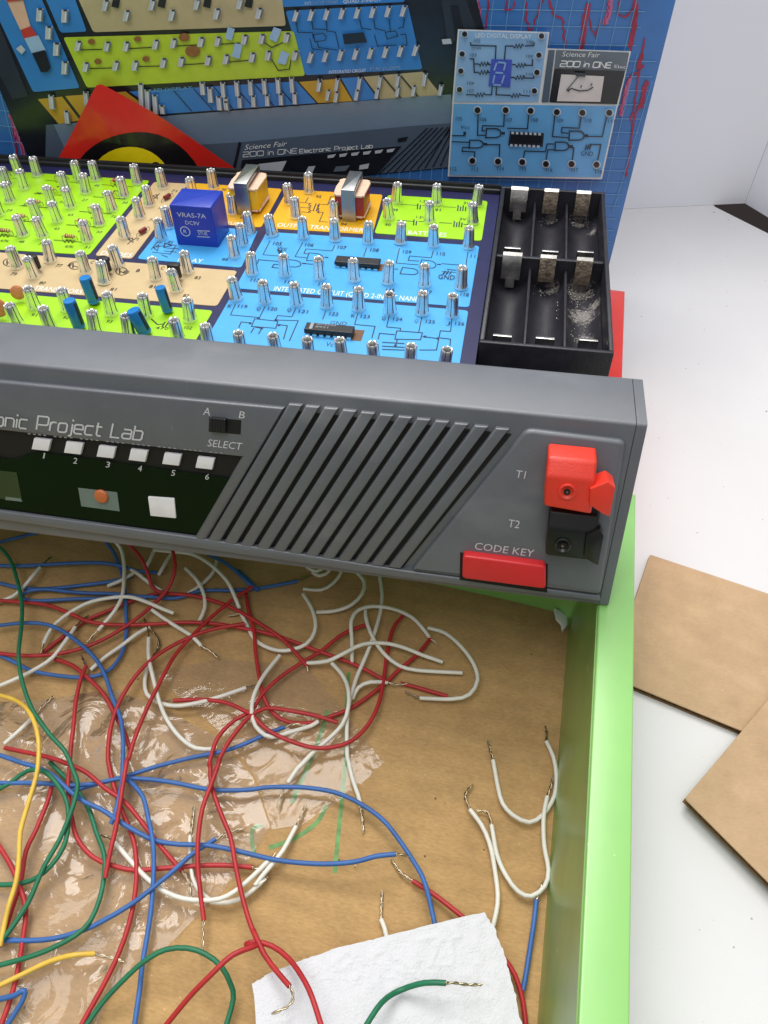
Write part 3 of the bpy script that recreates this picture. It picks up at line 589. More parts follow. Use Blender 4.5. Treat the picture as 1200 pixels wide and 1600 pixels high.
for (x, y, k_) in RES:
    tl('resistors', [(x - 24, y + 9.5), (x - 9, y + 10.6)], 0.035, 'ink_black'); tl('resistors', [(x + 8, y + 12), (x + 26, y + 13.2)], 0.035, 'ink_black')
    z_ = []
    for j in range(7): z_.append((x - 9 + j * 2.8, y + 10.6 + j * 0.2 + (2.2 if j % 2 else -1.8) * (0 if j in (0, 6) else 1)))
    tl('resistors', z_, 0.045, 'ink_black'); tt('resistors', '47K', (x - 8, y + 21), 14, 3.5, 'ink_black')
for (x, y) in ((13, 269), (54, 304), (35, 322), (118, 287), (146, 291), (9, 330), (92, 317), (127, 314), (190, 318), (105, 337), (172, 340), (83, 359), (150, 364), (28, 379), (131, 388), (59, 383)): tt('resistors', str(20 + int(x) % 60), (x, y), 8, 3.5, 'ink_black')
tl('capacitors', [(236, 498), (246, 507), (257, 506)], 0.05, 'ink_black'); tl('capacitors', [(253, 511), (258, 503)], 0.05, 'ink_black'); tl('capacitors', [(258, 511), (263, 504)], 0.05, 'ink_black')
for t_, p in (('91', (47, 494)), ('92', (97, 498)), ('93', (165, 504)), ('102', (287, 514))): tt('capacitors', t_, p, 9 if len(t_) < 3 else 12, 4.5, 'ink_black')
tt('capacitors', '470', (242, 514), 20, 4, 'ink_black')
for (a, b_) in (((205, 376), (214, 372)), ((243, 308), (250, 302))): tl('diodes', [(a[0] - 6, a[1] + 6), a], 0.04, 'ink_black'); tl('diodes', [(a[0] - 4, a[1] - 2), (a[0] + 3, a[1] + 3), (a[0] + 2, a[1] - 4), (a[0] - 4, a[1] - 2)], 0.05, 'ink_black'); tl('diodes', [a, b_], 0.035, 'ink_black')
for t_, p in (('72', (208, 375)), ('74', (246, 327)), ('73', (232, 345)), ('71', (267, 300))): tt('diodes', t_, p, 8, 3.5, 'ink_black')
for k_, m in sec.items(): m.build('printed_section', kit, ang=20)

# spring posts --------------------------------------------------------
POSTS = []
def ps(ox, oy, sc, L_): POSTS.extend([(ox + x / sc, oy + y / sc) for x, y in L_])
ps(0, 240, 6, [(182, 225), (355, 245), (742, 280), (905, 285), (72, 345), (235, 365), (618, 390), (810, 405), (1165, 440), (100, 490), (486, 520), (665, 540), (1055, 570), (358, 650), (545, 670), (935, 705), (220, 805), (405, 820), (820, 855), (-5, 612)])
ps(0, 380, 6, [(165, 265), (325, 355), (475, 205), (805, 310), (980, 410), (1110, 250), (325, 640), (165, 800), (470, 835), (635, 660), (900, 875), (1050, 700), (1210, 905)])
ps(180, 380, 5.4545, [(350, 335), (525, 435), (620, 280), (265, 650), (640, 690), (540, 860), (805, 915)])
ps(180, 250, 5.4545, [(190, 235), (410, 270), (295, 420), (215, 525), (85, 690), (665, 345), (460, 605), (395, 700), (840, 275), (1000, 490), (1150, 650), (1085, 750), (1015, 855)])
ps(380, 260, 5.4545, [(400, 350), (562, 255), (452, 470), (778, 490), (250, 618), (515, 635), (785, 660), (1065, 680)])
ps(560, 270, 5.4545, [(320, 280), (262, 420), (665, 300), (605, 450), (1005, 310), (975, 462), (358, 632), (640, 652), (937, 670)])
ps(330, 250, 2.667, [(172, 490), (307, 495), (452, 508), (596, 517), (737, 528), (888, 540), (1040, 550)])
ps(340, 420, 5.4545, [(160, 290), (405, 315), (675, 335), (930, 355)]); ps(540, 420, 5.4545, [(110, 378), (378, 405), (650, 415), (905, 432)])
POSTS += [(378, 558), (432, 561), (483, 567), (535, 570), (584, 575), (640, 579), (693, 583)]
m = MB()
PR = [(0.255, 0.0), (0.255, 0.05), (0.247, 0.11), (0.230, 0.18), (0.218, 0.28), (0.210, 0.45), (0.204, 0.62), (0.198, 0.73), (0.186, 0.79), (0.166, 0.81), (0.140, 0.80), (0.128, 0.74), (0.118, 0.55)]
NS = 56; V = []
for r, z in PR:
    for k in range(NS):
        a = 2 * math.pi * k / NS; cr = (1 - 0.075 * max(0, math.cos(a * 7)) ** 6) if z > 0.12 else 1.0
        V.append((r * cr * math.cos(a), r * cr * math.sin(a), z + (0.0 if z < 0.75 else -0.03 * max(0, math.cos(a * 7)) ** 2)))
for i in range(len(PR) - 1):
    for k in range(NS):
        j = (k + 1) % NS; dark = (k % 8 == 0) and 2 <= i <= 8
        m.add([V[i * NS + k], V[i * NS + j], V[(i + 1) * NS + j], V[(i + 1) * NS + k]], [(0, 1, 2, 3)], 'post_slit' if dark else 'post_metal')
m.lathe([(0.10, 0.50), (0.10, 0.62)], (0, 0, 0), UP, 'slot_black', 10)
post0 = m.build('spring_post', kit, ang=60)
bm_ = bmesh.new(); bm_.from_mesh(post0.data); bmesh.ops.remove_doubles(bm_, verts=bm_.verts, dist=0.0005); bm_.to_mesh(post0.data); bm_.free(); post0.data.set_sharp_from_angle(angle=math.radians(50))
for i, p in enumerate(POSTS):
    c = kz((p[0], p[1] - 6.5), ZS)
    o = post0 if i == 0 else post0.copy()
    if i: COL.objects.link(o); o.parent = kit
    o.location = c; o.rotation_euler = (rnd.gauss(0, 0.05), rnd.gauss(0, 0.05), rnd.random() * 6.28)

# components ----------------------------------------------------------
def yplane(p, o): return KIT.hit(p, o, Vector((0, 1, 0)))
# relay
bl, br = kz((277, 383), ZS), kz((342, 386), ZS); y0 = (bl.y + br.y) / 2
th = yplane((294, 322), Vector((0, y0, ZS))).z; y1 = kz((310, 295), th).y
m = MB(); m.rbox((bl.x, y0, ZS + 0.002), (br.x, y1, th), 0.05, 'relay_blue'); relay = m.build('relay', kit)
m = MB(); NF = Vector((0, -1, 0))
def RF(p): return yplane(p, Vector((0, y0 - 0.004, 0)))
for t_, a, b_, c in (('VRAS-7A', (277, 338.5), (322, 341.5), (276, 331.5)), ('DC9V', (290, 350.5), (312, 352.5), (289, 344.5)), ('R', (287, 364), (292, 364.5), (286.5, 358.5)), ('STUK', (310, 367), (325, 368), (309, 361.5))): m.text(t_, RF(a), RF(b_), RF(c), 'white_ink', NF)
cc = RF((289.5, 361.5)); m.line([cc + Vector((0.19 * math.cos(a * 0.3927), 0, 0.19 * math.sin(a * 0.3927))) for a in range(16)] + [cc + Vector((0.19, 0, 0))], NF, 0.035, 'white_ink')
for yy in (360.2, 369.6): m.line([RF((308, yy)), RF((328, yy + 1))], NF, 0.03, 'white_ink')
m.build('lettering', relay, smooth=False)
# transformers: strap core, coil, paper flanges
def transformer(fl_, fr_, topf, topb, coil):
    a, c = kz(fl_, ZS), kz(fr_, ZS); y0 = (a.y + c.y) / 2 + 0.0
    h = yplane(topf, Vector((0, y0, ZS))).z; y1 = kz(topb, h).y; x0, x1 = a.x, c.x; h -= ZS
    root = MB(); root.rbox((x0, y0, ZS + 0.003), (x1, y0 + 0.14, ZS + h - 0.141), 0.01, 'steel'); root.rbox((x0, y1 - 0.14, ZS + 0.003), (x1, y1, ZS + h - 0.141), 0.01, 'steel'); root.rbox((x0, y0, ZS + h - 0.14), (x1, y1, ZS + h), 0.03, 'steel')
    core = root.build('transformer', kit); cx = (x0 + x1) / 2; ex = (x1 - x0) / 2 + 0.32
    m = MB(); m.rbox((cx - ex, y0 + 0.16, ZS + 0.2), (cx + ex, y1 - 0.16, ZS + h - 0.35), 0.05, coil, 0.09); m.build('coil', core)
    for zz in (ZS + 0.13, ZS + h - 0.34):
        m = MB(); P = []
        for k in range(28):
            an = 2 * math.pi * k / 28; rx = ex + 0.05 + 0.035 * math.sin(k * 2.3); ry = (y1 - y0) / 2 - 0.11 + 0.03 * math.sin(k * 3.1)
            sg = lambda t: math.copysign(abs(t) ** 0.3, t)
            P.append(Vector((cx + rx * sg(math.cos(an)), (y0 + y1) / 2 + ry * sg(math.sin(an)), zz + 0.06)))
        m.plate(P, UP, 0.07, 0.015, 'coil_paper', seg=2); m.build('paper_flange', core)
transformer((372, 336), (393, 337.5), (380, 287), (404, 257), 'coil_yellow'); transformer((535, 346), (556, 347.5), (543, 297), (556, 267), 'coil_red')
# chips
def chip(a, c, top, bk, rec, stripe):
    A, B = kz(a, ZS), kz(c, ZS); y0 = (A.y + B.y) / 2; h = yplane(top, Vector((0, y0, ZS))).z; y1 = kz(bk, h).y
    m = MB(); m.plate([kz(p, ZS + 0.006) for p in rec], UP, 0.004, 0, 'recess_brown'); m.plate([Vector((A.x, y0, h)), Vector((B.x, y0, h)), Vector((B.x, y1, h)), Vector((A.x, y1, h))], UP, h - ZS - 0.10, 0.03, 'chip_black')
    if stripe:
        m.add([(A.x + 0.16, y0 + 0.04, h + .003), (A.x + 0.27, y0 + 0.04, h + .003), (A.x + 0.27, y1 - 0.03, h + .003), (A.x + 0.16, y1 - 0.03, h + .003)], [(0, 1, 2, 3)], 'white_faint')
        for t_, yy in (('GD74LS76A', 0.30), ('8921', 0.14)): m.text(t_, (A.x + 0.36, y0 + yy, h + .003), (A.x + (1.05 if len(t_) > 5 else 0.8), y0 + yy, h + .003), (A.x + 0.36, y0 + yy + 0.10, h + .003), 'white_faint', UP)
    ch = m.build('chip', kit, smooth=False); n = 7; w_ = B.x - A.x; m = MB()
    for j in range(n):
        x = A.x + w_ * (j + 0.5) / n
        for s_, yy in ((-1, y0), (1, y1)):
            m.box((x - 0.07, min(yy, yy + s_ * 0.05), ZS + 0.01), (x + 0.07, max(yy, yy + s_ * 0.05), h - 0.16), 'pin_tin')
    m.build('pins', ch, smooth=False)
chip((523, 417), (592, 423), (557, 411), (558, 401), ((588, 412), (600, 413), (597, 424), (585, 423)), False)
chip((476, 524), (551, 531), (513, 517), (516, 506), ((546, 514), (570, 516), (564, 533), (540, 531)), True)
# resistors
for (x, y, k_) in RES:
    c = kz((x, y + 3), ZS + 0.16); m = MB(); bm_ = 'resistor_pink' if k_ else 'resistor_tan'
    m.lathe([(0.02, -0.22), (0.07, -0.21), (0.085, -0.15), (0.065, -0.1), (0.065, 0.1), (0.085, 0.15), (0.07, 0.21), (0.02, 0.22)], c, (1, 0, 0), bm_, 12)
    rs = m.build('resistor', kit); m = MB()
    m.tube([c + Vector((-0.34, 0, -0.16)), c + Vector((-0.32, 0, -0.02)), c + Vector((-0.22, 0, 0))], 0.018, 'tinned', 5); m.tube([c + Vector((0.34, 0, -0.16)), c + Vector((0.32, 0, -0.02)), c + Vector((0.22, 0, 0))], 0.018, 'tinned', 5); m.build('lead', rs)
    m = MB()
    for dx in (-0.12, -0.04, 0.04, 0.14): m.lathe([(0.073 if abs(dx) < .1 else 0.09, dx - 0.012), (0.073 if abs(dx) < .1 else 0.09, dx + 0.012)], c, (1, 0, 0), 'band_brown', 12)
    m.build('colour_bands', rs)
for (x, y) in ((223, 357), (261, 304)):
    c = kz((x, y + 3), ZS + 0.12); ax = Vector((0.35, 1, 0)).normalized(); m = MB(); m.lathe([(0.03, -0.2), (0.09, -0.17), (0.09, 0.17), (0.03, 0.2)], c, ax, 'diode_red', 12)
    d_ = m.build('diode', kit); m = MB()
    for s_ in (-1, 1): m.tube([c + ax * s_ * 0.2, c + ax * s_ * 0.36, c + ax * s_ * 0.4 - UP * 0.12], 0.016, 'tinned', 5)
    m.build('lead', d_)
# blue electrolytic capacitors, ceramic discs, transistors
def elcap(base, tilt, h, r=0.2):
    c = kz(base, ZS + 0.02); ax = Vector((tilt[0], tilt[1], 1)).normalized(); m = MB()
    m.lathe([(r * 0.9, 0.05), (r, 0.09), (r, 0.14), (r * 0.93, 0.17), (r, 0.20), (r, h - 0.06), (r * 0.92, h), (r * 0.7, h + 0.005)], c, ax, 'cap_blue', 20); e_ = m.build('capacitor', kit)
    u, v, n = basis(ax); V = []; F = []                                      # dark polarity stripe wrapped on the sleeve
    for j in range(7):
        a = -0.5 + 0.7 * j / 6
        for z in (0.2, h - 0.07): V.append(c + n * z + (u * math.cos(a) + v * math.sin(a)) * (r + 0.005))
    for j in range(6): F.append((2 * j, 2 * j + 2, 2 * j + 3, 2 * j + 1))
    m = MB(); m.add(V, F, 'cap_dark'); m.build('polarity_stripe', e_)
elcap((125, 513), (-0.04, 0.0), 1.1, 0.215); elcap((148, 474), (-0.07, 0.02), 1.02, 0.215); elcap((263, 488), (-0.09, 0.02), 0.98, 0.19); elcap((228, 522), (-0.25, 0.0), 0.95, 0.24)
for (p, r) in (((33, 470), 0.26), ((3, 497), 0.34)):
    c = kz(p, ZS + 0.02); m = MB(); m.lathe([(0.02, -0.09), (r * 0.7, -0.08), (r, -0.03), (r, 0.03), (r * 0.7, 0.08), (0.02, 0.09)], c + UP * (r + 0.08), Vector((0.25, -1, 0.2)), 'disc_orange', 18); m.build('disc_capacitor', kit)
for p in ((57, 424), (167, 428), (276, 438)):
    c = kz(p, ZS + 0.02); P = [c + Vector((0.24 * math.cos(a), 0.2 * math.sin(a), 0.66)) for a in (math.radians(d) for d in range(-30, 211, 20))]
    m = MB(); m.plate(P, UP, 0.5, 0.03, 'chip_black'); t_ = m.build('transistor', kit); m = MB()
    for dx in (-0.12, 0, 0.12): m.tube([c + Vector((dx, 0.03, 0.0)), c + Vector((dx, 0.03, 0.2))], 0.022, 'tinned', 5)
    m.build('leads', t_)

# front bezel ---------------------------------------------------------
TF = (2.0155, 5.647); TB = (4.176, 5.588)
nf = Vector((0, -TF[1], TF[0])).normalized(); sf = Vector((0, TF[0], TF[1])).normalized()
def FP(p, off=0.0): return KIT.hit(p, nf * off, nf)
def arc(c0, p, c1, n=4):
    return [(c0[0] * (1 - t) ** 2 + p[0] * 2 * t * (1 - t) + c1[0] * t * t, c0[1] * (1 - t) ** 2 + p[1] * 2 * t * (1 - t) + c1[1] * t * t) for t in [k / n for k in range(n + 1)]]
prof = [(4.1, 3.6), (0.9, 0.02)] + arc((0.12, 0.0), (-0.01, 0.0), (0.04, 0.12)) + arc((TF[0] - 0.03, TF[1] - 0.09), TF, (TF[0] + 0.1, TF[1]), 4) + arc((TB[0] - 0.12, TB[1]), TB, (TB[0], TB[1] - 0.12), 4) + [(4.178, 3.6)]
def extrude_x(m, pr, x0, x1, mat):
    n = len(pr); V = [(x0, y, z) for y, z in pr] + [(x1, y, z) for y, z in pr]
    F = [(i, (i + 1) % n, n + (i + 1) % n, n + i) for i in range(n)] + [tuple(reversed(range(n))), tuple(n + i for i in range(n))]
    m.add(V, F, mat)
m = MB(); extrude_x(m, prof, XL, -0.30, 'grey_plastic'); bezel = m.build('front_bezel', kit)
m = MB(); extrude_x(m, prof, -0.28, 0.0, 'grey_plastic'); m.build('end_cap', kit)
m = MB(); extrude_x(m, [(p[0] * 0.98 + 0.05, p[1] * 0.985 + 0.03) for p in prof], -0.31, -0.27, 'grey_dark'); m.build('seam', kit)
# raised panels
RH = 0.2
m = MB(); m.plate([FP(p, RH) for p in ((-420, 556), (444, 638), (320, 847), (302, 844), (377, 715), (-420, 627))], nf, RH, 0.11, 'grey_plastic'); m.build('title_panel', bezel)
# lower lip
m = MB(); m.plate([FP(p, RH) for p in ((-420, 742), (303, 840), (640, 893), (938, 932), (938, 940), (640, 905), (300, 856), (-420, 752))], nf, RH, 0.05, 'grey_plastic'); m.build('lower_lip', bezel)
m = MB(); m.plate(rounded([FP(p, RH) for p in ((822, 671), (979, 690), (939, 931), (641, 893))], 0.2, 4), nf, RH, 0.12, 'grey_plastic'); m.build('terminal_panel', bezel)
# speaker grille
g = MB(); g.poly([FP(p, 0.012) for p in ((446, 640), (800, 678), (627, 890), (318, 846))], 'slot_black'); g.build('grille_backing', bezel, smooth=False)
tx = [375, 430, 490, 550, 610, 670, 730, 790, 850, 912, 977, 1045]; ty = [108, 114, 120, 127, 134, 141, 148, 155, 162, 170, 178, 186]
bxs = [107, 160, 213, 266, 319, 372, 425, 478, 530, 583, 637, 695]
for j in range(12):
    t0 = (280 + tx[j] / 2.069, 580 + ty[j] / 2.069); b0 = (280 + bxs[j] / 2.069, 580 + (556 + j * 7.4) / 2.069)
    hw, hb = 10.6, 9.6
    P = [(t0[0] - hw, t0[1] - 0.8), (t0[0] + hw, t0[1] + 1.2), (b0[0] + hb, b0[1] + 1.2), (b0[0] - hb, b0[1] - 1.2)]
    g = MB(); g.plate([FP(p, RH - 0.01) for p in P], nf, RH - 0.02, 0.06, 'grey_plastic'); g.build('grille_bar', bezel)
# window
m = MB(); m.poly([FP(p, 0.02) for p in ((-420, 624), (379, 711), (300, 846), (-420, 748))], 'slot_black', None); m.build('window_recess', bezel, smooth=False)
m = MB(); wt = [(-420, 672), (-60, 703), (0, 714), (16, 718), (30, 715), (45, 709), (62, 706), (100, 711), (180, 722), (280, 736), (360, 747), (360, 748)]  # wavy top edge is a reflection drawn into the pane's outline
m.poly([FP(p, 0.06) for p in wt[:-1] + [(303, 841), (-420, 745)]], 'window_green')
for (pts, mt) in (([(122, 762), (183, 769), (187, 799), (127, 791)], 'pane_grey'), ([(-20, 733), (26, 738), (35, 784), (-20, 776)], 'olive_pane')): m.poly([FP(p, 0.075) for p in pts], mt)
m.poly([FP(p, 0.078) for p in ((9, 776), (32, 779), (35, 784), (8, 781))], 'pane_grey')
wn = m.build('display_window', bezel, smooth=False)
m = MB(); m.plate(rounded([FP(p, 0.12) for p in ((231, 776), (272, 779), (275, 810), (235, 806))], 0.02, 1), nf, 0.05, 0.01, 'white_key'); m.build('white_square', bezel)
m = MB(); c = FP((158, 776), 0.11); m.lathe([(0.24, -0.04), (0.24, 0.0), (0.20, 0.05), (0.10, 0.07)], c, nf, 'led_orange', 18); m.build('light_cell', bezel)
for j, (x, y) in enumerate(((64, 695), (114.5, 700.5), (165.5, 706.5), (215.5, 712), (268, 718), (320, 724))):
    m = MB(); m.plate([FP(p, 0.16) for p in ((x - 11, y - 10), (x + 15, y - 7), (x + 11, y + 10), (x - 15, y + 7))], nf, 0.12, 0.015, 'white_key'); m.build('white_lamp', bezel)
m = MB()
def ft(txt, a, c, h_, mt='white_ink', off=RH + 0.004, lean=0.2):
    m.text(txt, FP(a, off), FP(c, off), FP((a[0] + h_ * lean, a[1] - h_), off), mt, nf)
for t_, a in (('1', (67, 716)), ('2', (114, 724)), ('3', (165, 730)), ('4', (215, 736)), ('5', (267, 743)), ('6', (320, 749))): ft(t_, a, (a[0] + (2 if t_ == '1' else 6), a[1] + 0.6), 9, off=0.075)
ft('A', (317, 648), (328, 649.5), 12); ft('B', (373, 653), (382, 654.3), 11); ft('SELECT', (324, 697), (377, 703), 11); ft('T1', (805, 746), (820, 748), 12); ft('T2', (793, 823), (811, 825.5), 12); ft('CODE KEY', (741, 858), (833, 870), 11)
p0 = FP((57, 671), RH + 0.004); p1 = FP((221, 687.5), RH + 0.004); ux = p1 - p0
full = 'Electronic Project Lab'; gp = 0.17
wP = sum(ST[c][0] for c in 'Project Lab') + gp * 10; wE = sum(ST[c][0] for c in 'Electronic ') + gp * 11
pt = FP((60, 650), RH + 0.004) - p0
m.strokes('Project Lab', p0, p1, p0 + pt, 'white_ink', nf, 0.055); pe = p0 - ux * (wE / wP); m.strokes('Electronic', pe, p0 - ux * ((gp * 1 + ST[' '][0] + gp) / wP), pe + pt, 'white_ink', nf, 0.055)
for j in range(38):                                     # fine print under the title
    x = 44 + j * 8.1; 
    if j % 5 != 4: m.line([FP((x, 677 + (x - 44) * 0.101), RH + 0.004), FP((x + 4.5, 677.6 + (x - 44) * 0.101), RH + 0.004)], nf, 0.035, 'white_faint')
m.build('lettering', bezel, smooth=False)
# select switch
m = MB(); m.poly([FP(p, RH + 0.006) for p in ((327, 652), (377, 656.5), (376, 679), (326, 674.5))], 'slot_black')
P = [FP(p, RH + 0.14) for p in ((328, 653), (352, 655.5), (352, 676), (327, 673.5))]; m.plate(P, nf, 0.13, 0.02, 'black_plastic')
for j in range(5): 
    a = P[0].lerp(P[1], 0.14 + j * 0.18); c = P[3].lerp(P[2], 0.14 + j * 0.18); m.tube([a + nf * 0.004, c + nf * 0.004], 0.022, 'black_plastic', 6)
m.build('select_switch', bezel)
# code key
m = MB(); m.poly([FP(p, RH + 0.006) for p in ((719, 863), (856, 881), (855, 926), (718, 906))], 'slot_black')
m.plate(rounded([FP(p, RH + 0.34) for p in ((723, 868), (853, 885), (853, 921), (722, 904))], 0.12, 3), nf, 0.33, 0.06, 'red_key'); m.build('code_key', bezel)
# spring terminals: housing with sloping top, wire hole and side lever
def terminal(P, dp, mat, lev, name, hole):
    """P: front-face px corners (tl, tr, br, bl) at height dp; sloping top runs back to the panel"""
    F_ = [FP(p, RH + dp) for p in P]; dn = nf * dp
    up_ = sf * (0.62 if dp > 0.5 else 0.55)
    m = MB(); B_ = [F_[0] - dn * 0.95 + up_, F_[1] - dn * 0.95 + up_, F_[2] - dn, F_[3] - dn]
    M_ = [F_[0] - dn * 0.25 + up_ * 0.75, F_[1] - dn * 0.25 + up_ * 0.75]
    bm = bmesh.new(); vv = [bm.verts.new(v) for v in F_ + M_ + B_]
    for f in ((0, 3, 2, 1), (0, 1, 5, 4), (4, 5, 7, 6), (1, 2, 8, 7, 5), (0, 4, 6, 9, 3), (3, 9, 8, 2), (6, 7, 8, 9)): bm.faces.new([vv[i] for i in f])
    bmesh.ops.recalc_face_normals(bm, faces=bm.faces)
    bmesh.ops.bevel(bm, geom=list(bm.edges), offset=0.09, segments=3, profile=0.6, affect='EDGES')
    bm.verts.index_update(); m.add([v.co.copy() for v in bm.verts], [tuple(v.index for v in f.verts) for f in bm.faces], mat); bm.free()
    t = m.build(name, bezel)
    m = MB(); c = F_[0].lerp(F_[2], 0.5); c = FP(hole, RH + dp + 0.012)
    m.lathe([(0.24, 0.0), (0.24, 0.05), (0.2, 0.07), (0.13, 0.02), (0.11, 0.0)], c - nf * 0.02, nf, mat, 20); m.lathe([(0.09, 0.0), (0.09, 0.035)], c, nf, 'slot_black', 14); m.lathe([(0.035, 0.03), (0.03, 0.06)], c, nf, 'tinned', 8); m.build('wire_hole', t)
    L_ = [FP(p, RH + dp + 0.12) for p in lev]
    bm = bmesh.new(); vv = [bm.verts.new(v) for v in L_] + [bm.verts.new(v - nf * (dp * 0.85)) for v in L_]; n = len(L_)
    bm.faces.new(vv[:n]); bm.faces.new(list(reversed(vv[n:])))
    for i in range(n): bm.faces.new([vv[i], vv[n + i], vv[n + (i + 1) % n], vv[(i + 1) % n]])
    bmesh.ops.recalc_face_normals(bm, faces=bm.faces); bmesh.ops.bevel(bm, geom=list(bm.edges), offset=0.05, segments=2, profile=0.6, affect='EDGES')
    bm.verts.index_update(); m = MB(); m.add([v.co.copy() for v in bm.verts], [tuple(v.index for v in f.verts) for f in bm.faces], mat); bm.free(); m.build('lever', t)
terminal([(855, 824), (934, 833), (929, 877), (852, 868)], 0.62, 'terminal_black', [(916, 836), (938, 826), (944, 838), (935, 885), (912, 872)], 'black_terminal', (879, 852))
terminal([(853, 744), (930, 752), (924, 804), (850, 791)], 0.95, 'red_plastic', [(922, 764), (950, 753), (962, 762), (953, 808), (941, 803), (921, 790)], 'red_terminal', (886, 768))

# red carton that carries the rear of the kit (its edge shows beside the battery case)
ea, eb = TRAY.z((977, 455), 5.7), TRAY.z((972, 583), 5.7)
m = MB(); m.rbox((-32, TRAY.z((900, 583), 5.7).y - 4.2, 0.02), ((ea.x + eb.x) / 2, ea.y, 5.7), 0.05, 'red_sheet')
o = m.build('red_carton'); o.matrix_world = TRAY.mat; tag(o, 'red carton under the kit, its edge showing beside the battery case', 'carton')

# ================================================================== printed lid standing behind
NL = Vector((0, -1, 0))
def LP(p, off=0.0): return LID.hit(p, (0, -off, 0), NL)
er = LP((1056, 0)); xe = (LP((1056, 0)).x + LP((955, 400)).x) / 2
lid = thing('printed_lid', 'blue printed box lid with kit picture standing behind the kit', 'box lid', LID.mat)
m = MB(); m.box((xe - 42, 0.0, 0.03), (xe, 4.5, 18), 'lid_blue'); m.build('lid_panel', lid, smooth=False)
art = MB()
def ap(P, mt, layer=1): art.poly([LP(p, 0.004 + layer * 0.03) for p in P], mt, NL, art.next())
def al(P, mt, wd=0.05, layer=2): art.line([LP(p, 0.004 + layer * 0.03) for p in P], NL, wd, mt)
def at_(txt, a, c, t, mt='lid_white', layer=3, shear=0.0): art.text(txt, LP(a, 0.004 + layer * 0.03), LP(c, 0.004 + layer * 0.03), LP(t, 0.004 + layer * 0.03), mt, NL, 0, shear)
# grid
for y in (-8, 17, 42, 70, 94, 118, 140, 162, 184, 205, 226, 245, 265, 283, 302, 320, 340, 358, 375): al([(720, y - 3), (1052 - 0.2525 * max(y, 0) - (40 if y < 90 else 3), y + (1 if y < 90 else 2))], 'lid_grid', 0.035, 1)
for k in range(14):
    xb = 700 + k * 21; al([(xb + (xb - 586) * 0.19 * 1.0, -6), (xb - (xb - 586) * 0.03, 300 if xb < 960 else 270)][::1] if xb < 940 else [(xb + (xb - 586) * 0.12, 60 + (xb - 940) * 2), (xb - (xb - 586) * 0.04, 330)], 'lid_grid', 0.03, 1)
for k in range(7): al([(0, 100 + k * 24), (8 + k * 6, 103 + k * 24)], 'lid_grid', 0.03, 1)
al([(2, 150), (25, 242)], 'lid_grid', 0.03, 1)
# red traces
rr = random.Random(11)
def jag(P, mt, wd=0.07):
    Q = [P[0]]
    for a, c in zip(P, P[1:]):
        n = max(1, int(math.hypot(c[0] - a[0], c[1] - a[1]) / 5))
        for k in range(1, n + 1):
            t = k / n; Q.append((a[0] + (c[0] - a[0]) * t + (rr.uniform(-1.6, 1.6) if k < n else 0), a[1] + (c[1] - a[1]) * t))
    al(Q, mt, min(wd, 0.2) * 0.5, 1); al([(x + rr.uniform(-2, 2), y + 1) for x, y in Q], 'lid_red', 0.045, 1)
    if wd > 0.18: al([(x + wd * 14, y + rr.uniform(-2, 2)) for x, y in Q], mt, wd * 0.35, 1)
jag([(748, 0), (752, 44)], 'lid_pink', 0.16); jag([(763, 0), (759, 48)], 'lid_red', 0.12)
jag([(792, 0), (790, 15), (801, 13), (803, 0)], 'lid_red'); jag([(820, 0), (826, 48), (834, 40), (842, 15), (848, 0)], 'lid_red', 0.09); jag([(858, 0), (866, 24), (878, 28), (884, 75)], 'lid_red', 0.10)
jag([(905, 82), (912, 30), (918, 4)], 'lid_red', 0.3); jag([(918, 4), (922, 40), (930, 58), (938, 30)], 'lid_red', 0.09); jag([(944, 38), (952, 0)], 'lid_pink', 0.32); jag([(968, 0), (966, 22), (976, 26), (988, 14), (992, 0)], 'lid_red', 0.09); jag([(991, 0), (990, 40), (983, 72)], 'lid_red', 0.28)
jag([(982, 72), (987, 78), (990, 58)], 'lid_red'); jag([(1007, 60), (1001, 90), (998, 112), (985, 118), (976, 140), (970, 178)], 'lid_red', 0.12); jag([(1002, 84), (996, 106), (1004, 104)], 'lid_red', 0.2); jag([(998, 112), (992, 160), (985, 188)], 'lid_red', 0.14); jag([(1009, 126), (1003, 152), (998, 170)], 'lid_red', 0.24); jag([(1003, 152), (990, 188), (984, 240), (977, 275)], 'lid_red', 0.14); jag([(968, 180), (975, 150), (984, 122)], 'lid_pink', 0.2)
jag([(14, 178), (24, 205), (36, 242)], 'lid_pink', 0.2); jag([(20, 200), (27, 242)], 'lid_red', 0.12)
# big kit picture
ap([(-40, 60), (0, 140), (47, 252), (90, 300), (585, 300), (704, 262), (712, 160), (757, 48), (742, -10), (-40, -10)], 'lid_black', 2)
ap([(-40, -60), (-10, -10), (0, 40), (45, 150), (20, 155), (-40, 40)], 'lid_dark', 3)
ap([(690, 0), (728, 0), (745, 46), (700, 70)], 'lid_dark', 3); ap([(704, 8), (716, 8), (728, 60), (712, 62)], 'lid_black', 4); ap([(690, 61), (704, 60), (706, 68), (692, 69)], 'lid_metal', 5)
def asec(P, mt): art.poly(rounded([LP(p, 0.094) for p in P], 0.12, 3), mt, NL, art.next())
for P, mt in (([(-20, -10), (62, -10), (125, 137), (52, 143.5)], 'lid_sblue'), ([(70, -6), (116, -6), (136, 49), (95, 51)], 'lid_sblue'), ([(120, -8), (440, -8), (447, 40), (146, 50)], 'lid_tan'), ([(99, 58), (459, 48), (477, 118), (136, 136.5)], 'lid_green'), ([(446, 17), (637, 7), (660, 108), (477, 117.5)], 'lid_sblue'), ([(438, -10), (630, -10), (633, 3), (441, 11)], 'lid_sblue')): asec(P, mt)
